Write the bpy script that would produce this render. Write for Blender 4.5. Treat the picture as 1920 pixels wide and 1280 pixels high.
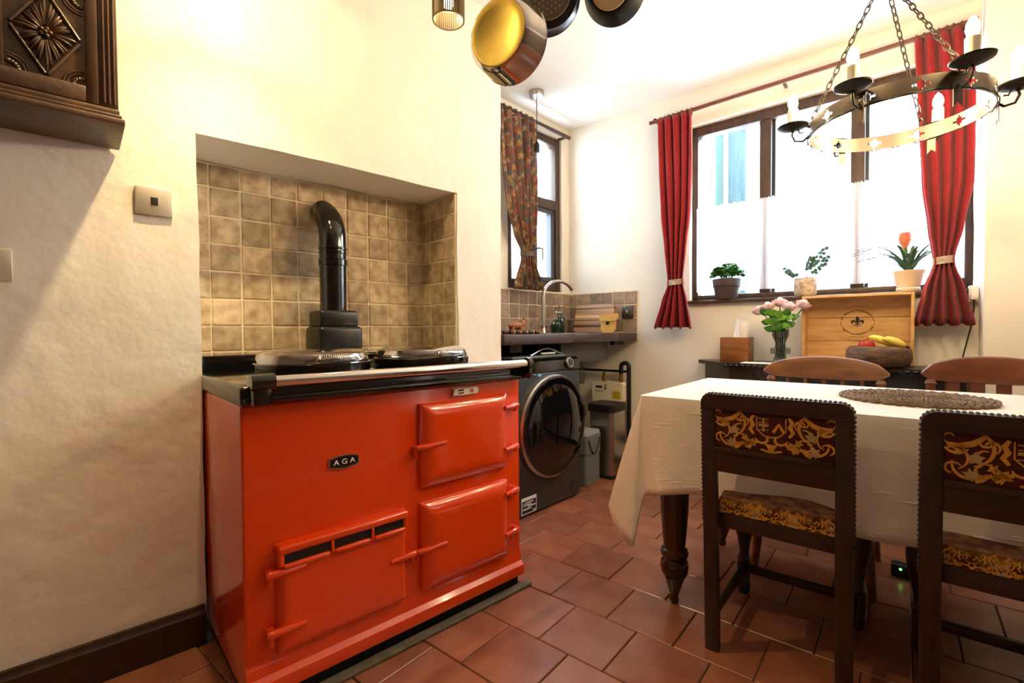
import bpy, bmesh, math, random
from mathutils import Vector, Matrix, noise
random.seed(7)
R=math.radians; PI=math.pi
for o in list(bpy.data.objects): bpy.data.objects.remove(o,do_unlink=True)
sc=bpy.context.scene; COL=sc.collection
# ---------------------------------------------------------------- camera
HC=1.01
cd=bpy.data.cameras.new('camera'); cam=bpy.data.objects.new('camera',cd); COL.objects.link(cam); sc.camera=cam
cd.sensor_width=36; cd.lens=890/1920*36; cd.clip_start=.02
ya=R(47.5); pt=math.atan(20/890); rl=-.007
fw=Vector((-math.sin(ya),math.cos(ya),0)); rt=Vector((math.cos(ya),math.sin(ya),0)); up=Vector((0,0,1))
f2=fw*math.cos(pt)-up*math.sin(pt); u2=up*math.cos(pt)+fw*math.sin(pt)
r3=rt*math.cos(rl)+u2*math.sin(rl); u3=u2*math.cos(rl)-rt*math.sin(rl)
mw=Matrix.Identity(4)
for i in range(3): mw[i][0]=r3[i]; mw[i][1]=u3[i]; mw[i][2]=-f2[i]
mw.translation=(0,0,HC); cam.matrix_world=mw
# ---------------------------------------------------------------- world, exposure
SKY=9.0; BULB=265.0; SPOT=1350.0; DOWN=130.0; EXPO=1.4
wd=bpy.data.worlds.new('sky'); sc.world=wd; wd.use_nodes=True
bg=wd.node_tree.nodes['Background']; bg.inputs[0].default_value=(.82,.91,1,1); bg.inputs[1].default_value=SKY
vs=sc.view_settings; vs.view_transform='Standard'; vs.look='None'; vs.exposure=EXPO; vs.gamma=1; vs.use_curve_mapping=False
# ---------------------------------------------------------------- frames (the house is not square)
AW,AT,AS=0.0,R(8),R(4)
def fr(a,x,y,z=0): return Vector((x*math.cos(a)-y*math.sin(a), x*math.sin(a)+y*math.cos(a), z))
# ---------------------------------------------------------------- materials
MC={}
def lin(h):
    h=h.lstrip('#'); o=[]
    for i in (0,2,4):
        c=int(h[i:i+2],16)/255; o.append(c/12.92 if c<=.04045 else ((c+.055)/1.055)**2.4)
    return o
def M(name,col='#808080',rough=.5,metal=0,var=0,scale=6,bump=0,bscale=40,bdist=.01,coat=0,stretch=None,rand=0,emit=0,trans=0,alpha=1,col2=None,spec=.5,detail=4,contrast=0,sheen=0):
    if name in MC: return MC[name]
    m=bpy.data.materials.new(name); m.use_nodes=True; nt=m.node_tree; N=nt.nodes; L=nt.links
    b=N['Principled BSDF']; c=lin(col)
    b.inputs['Base Color'].default_value=(*c,1); b.inputs['Roughness'].default_value=rough; b.inputs['Metallic'].default_value=metal
    b.inputs['Coat Weight'].default_value=coat; b.inputs['Coat Roughness'].default_value=.08
    b.inputs['Specular IOR Level'].default_value=spec
    if sheen: b.inputs['Sheen Weight'].default_value=sheen
    if trans: b.inputs['Transmission Weight'].default_value=trans; b.inputs['IOR'].default_value=1.45
    if alpha<1: b.inputs['Alpha'].default_value=alpha
    if emit: b.inputs['Emission Color'].default_value=(*c,1); b.inputs['Emission Strength'].default_value=emit
    tc=N.new('ShaderNodeTexCoord'); src=tc.outputs['Object']
    def noisetex(s,st=None,d=4):
        mp=N.new('ShaderNodeMapping'); L.new(src,mp.inputs[0]); mp.inputs['Scale'].default_value=st or (1,1,1)
        n=N.new('ShaderNodeTexNoise'); n.inputs['Scale'].default_value=s; n.inputs['Detail'].default_value=d; L.new(mp.outputs[0],n.inputs['Vector']); return n
    cs=None
    if var or col2:
        n=noisetex(scale,stretch,detail)
        rp=N.new('ShaderNodeValToRGB'); L.new(n.outputs['Fac'],rp.inputs[0])
        c2=lin(col2) if col2 else [x*(1-var) for x in c]; c1=c if col2 else [min(1,x*(1+var*.6)) for x in c]
        w=.22-.2*contrast
        rp.color_ramp.elements[0].position=.5-w; rp.color_ramp.elements[1].position=.5+w
        rp.color_ramp.elements[0].color=(*c2,1); rp.color_ramp.elements[1].color=(*c1,1); cs=rp.outputs[0]
    if rand:
        oi=N.new('ShaderNodeObjectInfo'); hs=N.new('ShaderNodeHueSaturation'); mr=N.new('ShaderNodeMapRange')
        L.new(oi.outputs['Random'],mr.inputs[0]); mr.inputs[3].default_value=1-rand; mr.inputs[4].default_value=1+rand
        L.new(mr.outputs[0],hs.inputs['Value'])
        if cs: L.new(cs,hs.inputs['Color'])
        else: hs.inputs['Color'].default_value=(*c,1)
        cs=hs.outputs[0]
    if cs: L.new(cs,b.inputs['Base Color'])
    if bump:
        n=noisetex(bscale,stretch if stretch and bump<0 else None,3); bp=N.new('ShaderNodeBump'); bp.inputs['Strength'].default_value=abs(bump); bp.inputs['Distance'].default_value=bdist
        L.new(n.outputs['Fac'],bp.inputs['Height']); L.new(bp.outputs[0],b.inputs['Normal'])
    MC[name]=m; return m
def EM(name,col,strength):
    if name in MC: return MC[name]
    m=bpy.data.materials.new(name); m.use_nodes=True; nt=m.node_tree; nt.nodes.clear()
    e=nt.nodes.new('ShaderNodeEmission'); o=nt.nodes.new('ShaderNodeOutputMaterial'); e.inputs[0].default_value=(*col,1); e.inputs[1].default_value=strength
    nt.links.new(e.outputs[0],o.inputs[0]); MC[name]=m; return m
def MIX(name,kind,col,fac,rough=.05):
    """thin glass (transparent + glossy by fresnel) or net cloth (diffuse + translucent + transparent)"""
    if name in MC: return MC[name]
    m=bpy.data.materials.new(name); m.use_nodes=True; nt=m.node_tree; N=nt.nodes; L=nt.links; N.clear()
    out=N.new('ShaderNodeOutputMaterial'); mx=N.new('ShaderNodeMixShader'); tr=N.new('ShaderNodeBsdfTransparent'); c=(*lin(col),1)
    L.new(mx.outputs[0],out.inputs[0])
    if kind=='glass':
        tr.inputs[0].default_value=c; g=N.new('ShaderNodeBsdfGlossy'); g.inputs['Roughness'].default_value=rough
        lw=N.new('ShaderNodeLayerWeight'); lw.inputs[0].default_value=.5; pw=N.new('ShaderNodeMath'); pw.operation='POWER'; pw.inputs[1].default_value=4; L.new(lw.outputs['Facing'],pw.inputs[0])
        f=N.new('ShaderNodeMapRange'); f.inputs[3].default_value=.05; f.inputs[4].default_value=.7; L.new(pw.outputs[0],f.inputs[0]); L.new(f.outputs[0],mx.inputs[0]); L.new(tr.outputs[0],mx.inputs[1]); L.new(g.outputs[0],mx.inputs[2])
    else:
        d=N.new('ShaderNodeBsdfDiffuse'); t=N.new('ShaderNodeBsdfTranslucent'); m2=N.new('ShaderNodeMixShader')
        d.inputs[0].default_value=c; t.inputs[0].default_value=c; m2.inputs[0].default_value=.6
        L.new(d.outputs[0],m2.inputs[1]); L.new(t.outputs[0],m2.inputs[2]); mx.inputs[0].default_value=fac
        L.new(tr.outputs[0],mx.inputs[1]); L.new(m2.outputs[0],mx.inputs[2])
    MC[name]=m; return m
PLASTER=M('lime_plaster','#f1ead9',.9,var=.05,scale=3,bump=.2,bscale=12,bdist=.03,detail=6)
PLAIN=M('smooth_plaster','#efe9dc',.9,var=.03,scale=3,bump=.2,bscale=9,bdist=.02)
CEIL=M('ceiling_paint','#ece8e2',.9,var=.03,scale=3,bump=.15,bscale=7,bdist=.02)
GROUT=M('floor_grout','#5d5047',.95,var=.2,scale=30)
TERRA=M('terracotta','#a86a4c',.27,var=.32,scale=7,col2='#8c5139',spec=.8,bump=.12,bscale=55,bdist=.004,rand=.16,detail=8)
TRAV=M('travertine','#dcc8a4',.6,scale=24,col2='#ab906c',bump=.5,bscale=90,bdist=.004,rand=.26,detail=10,contrast=.25)
TGROUT=M('tile_grout','#efdfbd',.95)
STILE=M('slate_travertine','#a8917a',.7,scale=26,col2='#846f60',bump=.4,bscale=90,bdist=.004,rand=.25,detail=8)
OAK=M('dark_oak','#3b2214',.4,scale=9,col2='#20120a',stretch=(6,6,1),bump=-.1,bscale=30,bdist=.004)
OAKH=M('dark_oak_horizontal','#3c2315',.4,scale=8,col2='#22130b',stretch=(1,6,6))
CUPB=M('carved_oak','#5a3a1a',.42,scale=14,col2='#382110',bump=.25,bscale=60,bdist=.004)
MAHOG=M('mahogany','#3f1d0e',.22,scale=8,col2='#240f08',stretch=(5,5,1),coat=.4)
PINE=M('waxed_pine','#8f5c33',.35,scale=6,col2='#6e4020',stretch=(1,6,6))
BEECH=M('brown_beech','#84492a',.35,scale=6,col2='#643318',stretch=(1,5,5))
EBONY=M('ebonised_wood','#1d1714',.3,scale=9,col2='#120e0c')
FRAMEW=M('window_oak','#4f3a2b',.5,scale=9,col2='#35251b',stretch=(4,4,1))
CRATE=M('crate_wood','#dcb478',.6,scale=7,col2='#c09054',stretch=(1,5,5),bump=.1,bscale=50,bdist=.003,rand=.08)
COUNTER=M('counter_wood','#4b3930',.45,scale=7,col2='#30231d',stretch=(5,1,5))
RED=M('red_enamel','#ea4409',.16,var=.04,scale=60,coat=.6,bump=.02,bscale=40,bdist=.004)
BLK=M('black_enamel','#0b0b0a',.12,coat=.5)
BLKM=M('black_matt','#121110',.5)
IRON=M('wrought_iron','#2a241f',.5,metal=.6,bump=.2,bscale=80,bdist=.002)
BAND=M('hammered_band','#6e6358',.38,metal=.75,bump=.2,bscale=60,bdist=.002)
CHROME=M('chrome','#d8d6d2',.1,metal=1)
STEEL=M('brushed_steel','#b2aca4',.28,metal=1)
DSTEEL=M('dull_steel','#54524f',.4,metal=.9)
BRASSP=M('brass_base','#f0d067',.45,metal=.9,var=.2,scale=14)
GRAPH=M('graphite_paint','#3d3e40',.35,metal=.4)
GLOSSK=M('black_glass','#08090c',.05,coat=.6)
WHITEP=M('white_plastic','#e8e4d8',.4)
GREYP=M('grey_plastic','#6f7473',.45)
CREAM=M('cream_ivory','#f3ead0',.5)
CLOTH=M('table_linen','#f0e8d6',.85,var=.05,scale=20,bump=.25,bscale=150,bdist=.002,sheen=.3)
SLUB=M('linen_slub','#fbf5e6',.7)
REDC=M('red_weave','#a1171f',.9,scale=70,col2='#7c0d17',bump=.3,bscale=220,bdist=.002,sheen=.1)
FAB=M('maroon_tapestry','#4a1410',.9,var=.2,scale=60,bump=.3,bscale=250,bdist=.002)
GOLD=M('gold_thread','#dca142',.75,var=.25,scale=40)
PALEG=M('pale_thread','#b9a06a',.75,var=.2,scale=40)
PANE=MIX('window_glass','glass','#f4f8fb',0)
NET=MIX('net_cloth','net','#f6f6fc',.86)
LEAF=M('leaf_green','#3e7a2c',.5,var=.4,scale=12); LEAFD=M('leaf_dark','#2d5234',.45,var=.3,scale=10); LEAFL=M('leaf_lime','#68a82e',.5,var=.3,scale=14)
PAPER=M('white_paper','#f6f4f0',.8)
FLAME=EM('flame_bulb',(1,.74,.42),BULB); SPOTE=EM('spot_bulb',(1,.76,.4),SPOT); DOWNE=EM('added_lamp_bulb',(1,.76,.4),DOWN); DIM=EM('dim_bulb',(1,.85,.62),40)
# ---------------------------------------------------------------- mesh builder
class MB:
    def __init__(s): s.v=[]; s.f=[]
    def add(s,v,f):
        n=len(s.v); s.v+= [Vector(p) for p in v]; s.f+=[tuple(i+n for i in q) for q in f]; return s
    def box(s,x0,x1,y0,y1,z0,z1,bev=0,seg=2):
        if bev<=0:
            s.add([(x,y,z) for x in (x0,x1) for y in (y0,y1) for z in (z0,z1)],[(0,1,3,2),(4,6,7,5),(0,4,5,1),(2,3,7,6),(0,2,6,4),(1,5,7,3)]); return s
        bm=bmesh.new(); bmesh.ops.create_cube(bm,size=1)
        for v in bm.verts: v.co=Vector(((x0+x1)/2+v.co.x*(x1-x0),(y0+y1)/2+v.co.y*(y1-y0),(z0+z1)/2+v.co.z*(z1-z0)))
        bmesh.ops.bevel(bm,geom=bm.edges[:],offset=bev,segments=seg,affect='EDGES',profile=.5)
        bm.verts.ensure_lookup_table(); s.add([v.co.copy() for v in bm.verts],[[v.index for v in f.verts] for f in bm.faces]); bm.free(); return s
    def lathe(s,prof,c=(0,0,0),n=24,axis=None,cap=True):
        ax=Vector(axis or (0,0,1)).normalized(); a=ax.orthogonal().normalized(); b=ax.cross(a); c=Vector(c); v=[];f=[]
        for r,z in prof:
            for i in range(n):
                t=2*PI*i/n; v.append(c+ax*z+(a*math.cos(t)+b*math.sin(t))*r)
        for k in range(len(prof)-1):
            for i in range(n):
                j=(i+1)%n; f.append((k*n+i,k*n+j,(k+1)*n+j,(k+1)*n+i))
        if cap:
            if prof[0][0]>1e-5: f.append(tuple(range(n-1,-1,-1)))
            if prof[-1][0]>1e-5: f.append(tuple((len(prof)-1)*n+i for i in range(n)))
        s.add(v,f); return s
    def cyl(s,p0,p1,r0,r1=None,n=16):
        p0=Vector(p0);p1=Vector(p1); s.lathe([(r0,0),(r0 if r1 is None else r1,(p1-p0).length)],p0,n,p1-p0); return s
    def tube(s,pts,r,n=10,closed=False):
        pts=[Vector(p) for p in pts]; m=len(pts); v=[];f=[]; pn=None
        for i,p in enumerate(pts):
            t=(pts[(i+1)%m]-pts[i-1]) if closed else (pts[min(i+1,m-1)]-pts[max(i-1,0)])
            t.normalize()
            nrm=t.orthogonal().normalized() if pn is None else (pn-t*pn.dot(t)).normalized()
            pn=nrm; b=t.cross(nrm); rr=r[i] if isinstance(r,(list,tuple)) else r
            for k in range(n):
                a=2*PI*k/n; v.append(p+(nrm*math.cos(a)+b*math.sin(a))*rr)
        for i in range(m if closed else m-1):
            j=(i+1)%m
            for k in range(n):
                l=(k+1)%n; f.append((i*n+k,i*n+l,j*n+l,j*n+k))
        if not closed: f+= [tuple(range(n-1,-1,-1)),tuple((m-1)*n+k for k in range(n))]
        s.add(v,f); return s
    def prism(s,poly,a,b,fn):
        """2D outline extruded between depths a and b; fn(u,v,d)->xyz"""
        n=len(poly); v=[fn(u,w,a) for u,w in poly]+[fn(u,w,b) for u,w in poly]
        s.add(v,[tuple(range(n-1,-1,-1)),tuple(range(n,2*n))]+[(i,(i+1)%n,n+(i+1)%n,n+i) for i in range(n)]); return s
    def ball(s,c,r,n=12,m=8):
        r=(r,r,r) if not isinstance(r,(tuple,list)) else r; v=[];f=[]
        for j in range(m+1):
            p=PI*j/m
            for i in range(n):
                t=2*PI*i/n; v.append((c[0]+r[0]*math.sin(p)*math.cos(t),c[1]+r[1]*math.sin(p)*math.sin(t),c[2]-r[2]*math.cos(p)))
        for j in range(m):
            for i in range(n): k=(i+1)%n; f.append((j*n+i,j*n+k,(j+1)*n+k,(j+1)*n+i))
        s.add(v,f); return s
    def torus(s,c,Rr,r,axis=(0,0,1),n=20,m=8,sx=1):
        ax=Vector(axis).normalized(); a=ax.orthogonal().normalized(); b=ax.cross(a)
        s.tube([Vector(c)+a*Rr*sx*math.cos(2*PI*i/n)+b*Rr*math.sin(2*PI*i/n) for i in range(n)],r,m,True); return s
    def grid(s,fn,nu,nv,closed=False):
        v=[fn(i/nu,j/nv) for j in range(nv+1) for i in range(nu+1)]
        s.add(v,[(j*(nu+1)+i,j*(nu+1)+i+1,(j+1)*(nu+1)+i+1,(j+1)*(nu+1)+i) for j in range(nv) for i in range(nu)]); return s
    def map(s,fn,start=0):
        for i in range(start,len(s.v)): s.v[i]=Vector(fn(s.v[i]))
        return s
BASE={}
def setp(o,label=None,cat=None,group=None,kind=None):
    if label: o['label']=label
    if cat: o['category']=cat
    if group: o['group']=group
    if kind: o['kind']=kind
    return o
def mesh(name,mb,mat,off=Vector((0,0,0)),smooth=35,weld=False):
    me=bpy.data.meshes.new(name); me.from_pydata([v-off for v in mb.v],[],mb.f); 
    bm=bmesh.new(); bm.from_mesh(me)
    if weld: bmesh.ops.remove_doubles(bm,verts=bm.verts,dist=1e-5)
    bmesh.ops.recalc_face_normals(bm,faces=bm.faces); bm.to_mesh(me); bm.free()
    if smooth:
        me.polygons.foreach_set('use_smooth',[True]*len(me.polygons)); me.set_sharp_from_angle(angle=R(smooth))
    me.materials.append(mat); return me
def obj(name,mb,mat,parent=None,smooth=35,weld=False,label=None):
    off=BASE.get(parent.name,Vector((0,0,0))) if parent else Vector((0,0,0))
    o=bpy.data.objects.new(name,mesh(name,mb,mat,off,smooth,weld)); COL.objects.link(o)
    if parent: o.parent=parent; BASE[o.name]=off
    if label: o['label']=label
    return o
def thing(name,label,cat,a,b,group=None):
    """Empty at frame position b (frame turned by a); parts are given in that frame's coordinates"""
    o=bpy.data.objects.new(name,None); COL.objects.link(o); o.empty_display_size=.05
    b=Vector(b); o.location=fr(a,*b); o.rotation_euler=(0,0,a); BASE[o.name]=b
    return setp(o,label,cat,group)
def one(name,mb,mat,label,cat,a=0,b=(0,0,0),group=None,smooth=35,weld=False,kind=None):
    """a thing that is a single mesh"""
    b=Vector(b); o=bpy.data.objects.new(name,mesh(name,mb,mat,b,smooth,weld)); COL.objects.link(o)
    o.location=fr(a,*b); o.rotation_euler=(0,0,a); BASE[o.name]=b; return setp(o,label,cat,group,kind)
def struct(name,mb,mat,a=0,b=(0,0,0),smooth=35,weld=False,label=None):
    return one(name,mb,mat,label,None,a,b,None,smooth,weld,'structure')
def copy_tree(o,parent=None):
    c=o.copy(); COL.objects.link(c); c.parent=parent; BASE[c.name]=BASE.get(o.name,Vector((0,0,0)))
    for ch in o.children: copy_tree(ch,c)
    return c
def textmb(s,size,fn,depth=.001,ext=.0008):
    cu=bpy.data.curves.new('t','FONT'); cu.body=s; cu.size=size; cu.align_x='CENTER'; cu.align_y='CENTER'; cu.extrude=ext; cu.resolution_u=3
    o=bpy.data.objects.new('t',cu); COL.objects.link(o); dg=bpy.context.evaluated_depsgraph_get(); me=bpy.data.meshes.new_from_object(o.evaluated_get(dg))
    mb=MB().add([fn(*v.co) for v in me.vertices],[tuple(p.vertices) for p in me.polygons])
    bpy.data.objects.remove(o,do_unlink=True); bpy.data.curves.remove(cu); bpy.data.meshes.remove(me); return mb
def wob(p,amp=.006,fq=3.2):
    p=Vector(p); return p+noise.noise_vector(p*fq)*amp+noise.noise_vector(p*fq*3)*amp*.35
def patch(mb,p,u,v,step=.05,skip=None,amp=.006):
    """plaster surface: grid from p along u and v with gentle hand-trowelled waviness; skip(s,t) leaves openings"""
    p=Vector(p);u=Vector(u);v=Vector(v); us=u.length; vs=v.length
    def cuts(L,ex): 
        n=max(1,round(L/step)); c=[i*L/n for i in range(n+1)]
        for e in ex:
            k=min(range(len(c)),key=lambda i:abs(c[i]-e)); 
            if 0<k<len(c)-1: c[k]=e
        return c
    eu,ev=(skip[0],skip[1]) if skip else ((),())
    cu=cuts(us,eu); cv=cuts(vs,ev); n=len(cu)
    vv=[wob(p+u*(a/us)+v*(b/vs),amp) for b in cv for a in cu]; ff=[]
    for j in range(len(cv)-1):
        for i in range(n-1):
            if skip and eu[0]-1e-6<=(cu[i]+cu[i+1])/2<=eu[1] and ev[0]<=(cv[j]+cv[j+1])/2<=ev[1]: continue
            ff.append((j*n+i,j*n+i+1,(j+1)*n+i+1,(j+1)*n+i))
    mb.add(vv,ff); return mb
# ================================================================ THE ROOM
ZC=2.6
# floor: slab + quarry tiles laid half-bond
mb=MB().box(-2.7,2.7,-2.6,4.0,-.08,-.007); floor=struct('floor',mb,GROUT)
tm=mesh('tile',MB().box(-.1168,.1168,-.1183,.1183,-.02,0,.0025,1),TERRA)
rest=MB(); k=0; cand=[]
for j in range(-15,12):
    yc=1.355+.24*j
    for i in range(-16,16):
        xc=-.7985+.237*i+(.1185 if j%2 else 0)
        w=fr(AT,xc,yc)
        if w.y>1.6 and w.x<-2.45 or w.y<=1.62 and w.x<-1.93 or w.x>2.5 or w.y<-2.4 or yc>3.4: continue
        if w.x<-1.5 and .42<w.y<1.16: continue
        d=w.dot(fw); l=w.dot(rt)
        if d>1.1 and abs(l/d)<1.25: cand.append((d,xc,yc,w))
        else: rest.box(xc-.1168,xc+.1168,yc-.1183,yc+.1183,-.02,0,.0025,1)
cand.sort(key=lambda c:c[0])
for q,(d,xc,yc,w) in enumerate(cand):
    if q<300:
        o=bpy.data.objects.new('tile',tm); COL.objects.link(o); o.parent=floor
        o.location=w+Vector((0,0,random.uniform(-.0015,.0))); o.rotation_euler=(random.uniform(-.004,.004),random.uniform(-.004,.004),AT+random.uniform(-.006,.006))
    else: rest.box(xc-.1168,xc+.1168,yc-.1183,yc+.1183,-.02,0,.0025,1)
rest.map(lambda v: fr(AT,v.x,v.y,v.z)); o=obj('tile_field',rest,TERRA,floor); o['kind']='stuff'
# ceiling
mb=MB(); P0=[(-2.75,-2.7),(2.7,-2.7),fr(AT,2.9,3.42)[:2],fr(AT,-2.25,3.42)[:2]]
mb.prism(P0,ZC,ZC+.1,lambda u,v,d:(u,v,d)); struct('ceiling',mb,CEIL)
# left wall: chimney breast with the cooker alcove
YL,YR,ZA,XW,XA,YB=.297,1.334,1.66,-1.83,-2.13,1.605
mb=MB()
patch(mb,(XW,-2.6,0),(0,2.6+YB,0),(0,0,ZC+.05),.05,((2.6+YL,2.6+YR),(0,ZA)))
patch(mb,(XW,YL,0),(XA-XW-.05,0,0),(0,0,ZA)); patch(mb,(XW,YR,0),(XA-XW-.05,0,0),(0,0,ZA)); patch(mb,(XW,YL,ZA),(XA-XW-.05,0,0),(0,YR-YL,0))
patch(mb,(XA,YL-.05,-.02),(0,YR-YL+.1,0),(0,0,ZA+.07),amp=0)
patch(mb,(XW,YB,0),(-.75,0,0),(0,0,ZC+.05))
mb.box(-2.8,-2.2,-2.7,1.5,-.05,ZC+.05)  # unseen block added behind the wall to stop sky light leaking in
wl=struct('wall_left',mb,PLASTER,smooth=60,weld=True)
# travertine tiles of the alcove, one by one
def tiles(parent,spans_u,spans_v,fn,mat,t=.009,gap=.0027):
    for (a,b) in spans_u:
        for (c,d) in spans_v:
            j=[random.uniform(-.0012,.0012) for _ in range(4)]; tt=t+random.uniform(-.0015,.0015)
            m=MB().box(a+gap+j[0],b-gap+j[1],c+gap+j[2],d-gap+j[3],0,tt,.0035,1).map(lambda v:fn(*v)); obj('tile',m,mat,parent)
rows=[(.86,.938),(.938,1.037),(1.037,1.142),(1.142,1.247),(1.247,1.353),(1.353,1.458),(1.458,1.567),(1.567,1.655)]
cols=[1.325,1.228,1.123,1.022,.919,.813,.703,.597,.487,.38,.305]
tiles(wl,[(cols[i+1],cols[i]) for i in range(10)],rows,lambda u,v,d:(XA+.006+d,u,v),TRAV)
tiles(wl,[(-2.115,-2.05),(-2.05,-1.935),(-1.935,-1.842)],rows,lambda u,v,d:(u,YR-.004-d,v),TRAV)
g=MB().box(XA-.003,XA+.0105,.3,1.33,.85,1.657); g.box(-2.125,-1.838,YR-.0085,YR+.004,.85,1.657); obj('grout_bed',g,TGROUT,wl)
# recess wall behind the sink, with the small window opening
SXW=-2.30; W2=(2.39,3.0,1.31,2.50)
mb=MB(); patch(mb,(SXW,1.4,0),(0,1.76,0),(0,0,ZC+.05),.05,((W2[0]-1.4,W2[1]-1.4),(W2[2],W2[3])))
for a,b in (((SXW,W2[0],W2[2]),(0,0,W2[3]-W2[2])),((SXW,W2[1],W2[2]),(0,0,W2[3]-W2[2]))): patch(mb,a,(-.16,0,0),b)
patch(mb,(SXW,W2[0],W2[2]),(-.16,0,0),(0,W2[1]-W2[0],0)); patch(mb,(SXW,W2[0],W2[3]),(-.16,0,0),(0,W2[1]-W2[0],0))
wr=struct('wall_recess',mb,PLAIN,AS,smooth=60,weld=True)
tiles(wr,[(3.09-.1*i,3.19-.1*i) for i in range(1,14)],[(.995,1.1),(1.1,1.2),(1.2,1.3)],lambda u,v,d:(SXW+.004+d,u,v),STILE)
obj('grout_bed',MB().box(SXW-.004,SXW+.008,1.75,3.09,.99,1.303),TGROUT,wr)
# window wall
TY=3.25; W1=(-1.12,.265,1.20,2.375); XPR=.284
mb=MB(); patch(mb,(-2.15,TY,0),(XPR+2.15,0,0),(0,0,ZC+.05),.05,((W1[0]+2.15,W1[1]+2.15),(W1[2],W1[3])))
for x in W1[:2]: patch(mb,(x,TY,W1[2]),(0,.17,0),(0,0,W1[3]-W1[2]))
for z in W1[2:]: patch(mb,(W1[0],TY,z),(0,.17,0),(W1[1]-W1[0],0,0))
patch(mb,(XPR,TY+.02,0),(0,-.22,0),(0,0,ZC+.05),amp=.003); patch(mb,(XPR,TY-.2,0),(2.5,0,0),(0,0,ZC+.05),amp=.003)
ww=struct('wall_window',mb,PLAIN,AT,smooth=60,weld=True)
tiles(ww,[(-1.491-.1*(i+1),-1.491-.1*i) for i in range(6)],[(.995,1.1),(1.1,1.2),(1.2,1.297)],lambda u,v,d:(u,TY-.004-d,v),STILE)
obj('grout_bed',MB().box(-2.09,-1.489,TY-.008,TY+.004,.99,1.30),TGROUT,ww)
# the walls out of the picture
mb=MB(); patch(mb,(2.6,-2.6,0),(0,6.4,0),(0,0,ZC+.05),.2); struct('wall_right',mb,M('bounce_cut_brown','#7d6a55',.8,var=.1,scale=4),smooth=60,weld=True)  # brown tone of these unseen walls made up to cut bounced light
mb=MB(); patch(mb,(-1.95,-2.58,0),(4.6,0,0),(0,0,ZC+.05),.2); struct('wall_behind',mb,MC['bounce_cut_brown'],smooth=60,weld=True)
# skirting on the left wall, hearth edging in front of the cooker, skirting of the window wall
mb=MB().prism([(0,0),(.024,0),(.024,.1),(.017,.108),(.014,.12),(0,.12)],-2.58,YL-.004,lambda u,v,d:(XW+.002+u,d,v)); struct('baseboard_left',mb,OAKH)
mb=MB().box(-1.36,-1.325,.25,1.315,0,.012,.003,1); struct('trim_1',mb,M('hearth_stone','#675a44',.8,var=.3,scale=30))
mb=MB().box(-1.9,XPR-.01,TY-.018,TY,0,.06,.003,1); struct('baseboard_window',mb,BLKM,AT)
# ---------------------------------------------------------------- window_1: three lights, oak frame
y0,y1=TY+.06,TY+.13
win=bpy.data.objects.new('window_1',None); COL.objects.link(win); win.rotation_euler=(0,0,AT); setp(win,'wide oak-framed three-light window over the sideboard',None,None,'structure'); BASE['window_1']=Vector((0,0,0))
for a in ((W1[0],W1[1],W1[3]-.065,W1[3]),(W1[0],W1[1],W1[2],W1[2]+.04)): obj('frame_rail',MB().box(a[0],a[1],y0-.01,y1,a[2],a[3],.006),FRAMEW,win)
for x in (W1[0],W1[1]-.04): obj('jamb',MB().box(x,x+.04,y0-.01,y1,W1[2],W1[3],.006),FRAMEW,win)
for x in (-.672,-.205): 
    obj('mullion',MB().box(x-.033,x+.033,y0-.005,y1,W1[2]+.04,W1[3]-.065,.006),FRAMEW,win); obj('glazing_strip',MB().box(x+.034,x+.05,y0+.03,y1-.01,W1[2]+.04,W1[3]-.065,.002,1),M('strip_dark','#252a33',.5),win)
for a,b in ((-1.08,-.705),(-.622,-.238),(-.155,.225)): obj('pane',MB().box(a,b,TY+.1,TY+.104,W1[2]+.04,W1[3]-.065),PANE,win)
obj('sill',MB().box(W1[0]-.02,W1[1]+.01,TY-.035,y0+.02,W1[2]-.02,W1[2]+.002,.005),FRAMEW,win)
# window_2: small casement by the sink
w2=bpy.data.objects.new('window_2',None); COL.objects.link(w2); w2.rotation_euler=(0,0,AS); setp(w2,'small oak casement window over the sink',None,None,'structure'); BASE['window_2']=Vector((0,0,0))
xa,xb=SXW-.09,SXW-.02
for n,a in (('frame_rail',(W2[0],W2[1],W2[3]-.055,W2[3])),('frame_rail',(W2[0],W2[1],W2[2],W2[2]+.075)),('transom',(W2[0],W2[1],1.945,2.02))): obj(n,MB().box(xa,xb,a[0],a[1],a[2],a[3],.006),FRAMEW,w2)
for n,y in (('jamb',W2[0]),('mullion',2.64),('jamb',W2[1]-.055)): obj(n,MB().box(xa,xb+.005,y,y+.055,W2[2],W2[3],.006),FRAMEW,w2)
cm=MB()
for y in (2.697,2.9): cm.box(xa+.01,xb-.005,y-(0 if y<2.8 else 0),y+.04,1.39,1.945,.004,1)
for z in (1.386,1.91): cm.box(xa+.01,xb-.005,2.697,2.94,z,z+.035,.004,1)
obj('casement',cm,M('casement_dark','#3b3f49',.5),w2)
for a,b,c,d in ((2.44,2.645,1.38,1.95),(2.44,2.645,2.02,2.45),(2.69,2.95,1.38,1.95),(2.69,2.95,2.02,2.45)): obj('pane',MB().box(SXW-.06,SXW-.056,a,b,c,d),PANE,w2)
obj('stay',MB().tube([(xb,2.70,1.62),(xb+.03,2.72,1.625),(xb+.03,2.76,1.62)],.006,8).cyl((xb+.03,2.755,1.62),(xb+.03,2.755,1.54),.005),BLKM,w2)
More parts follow.
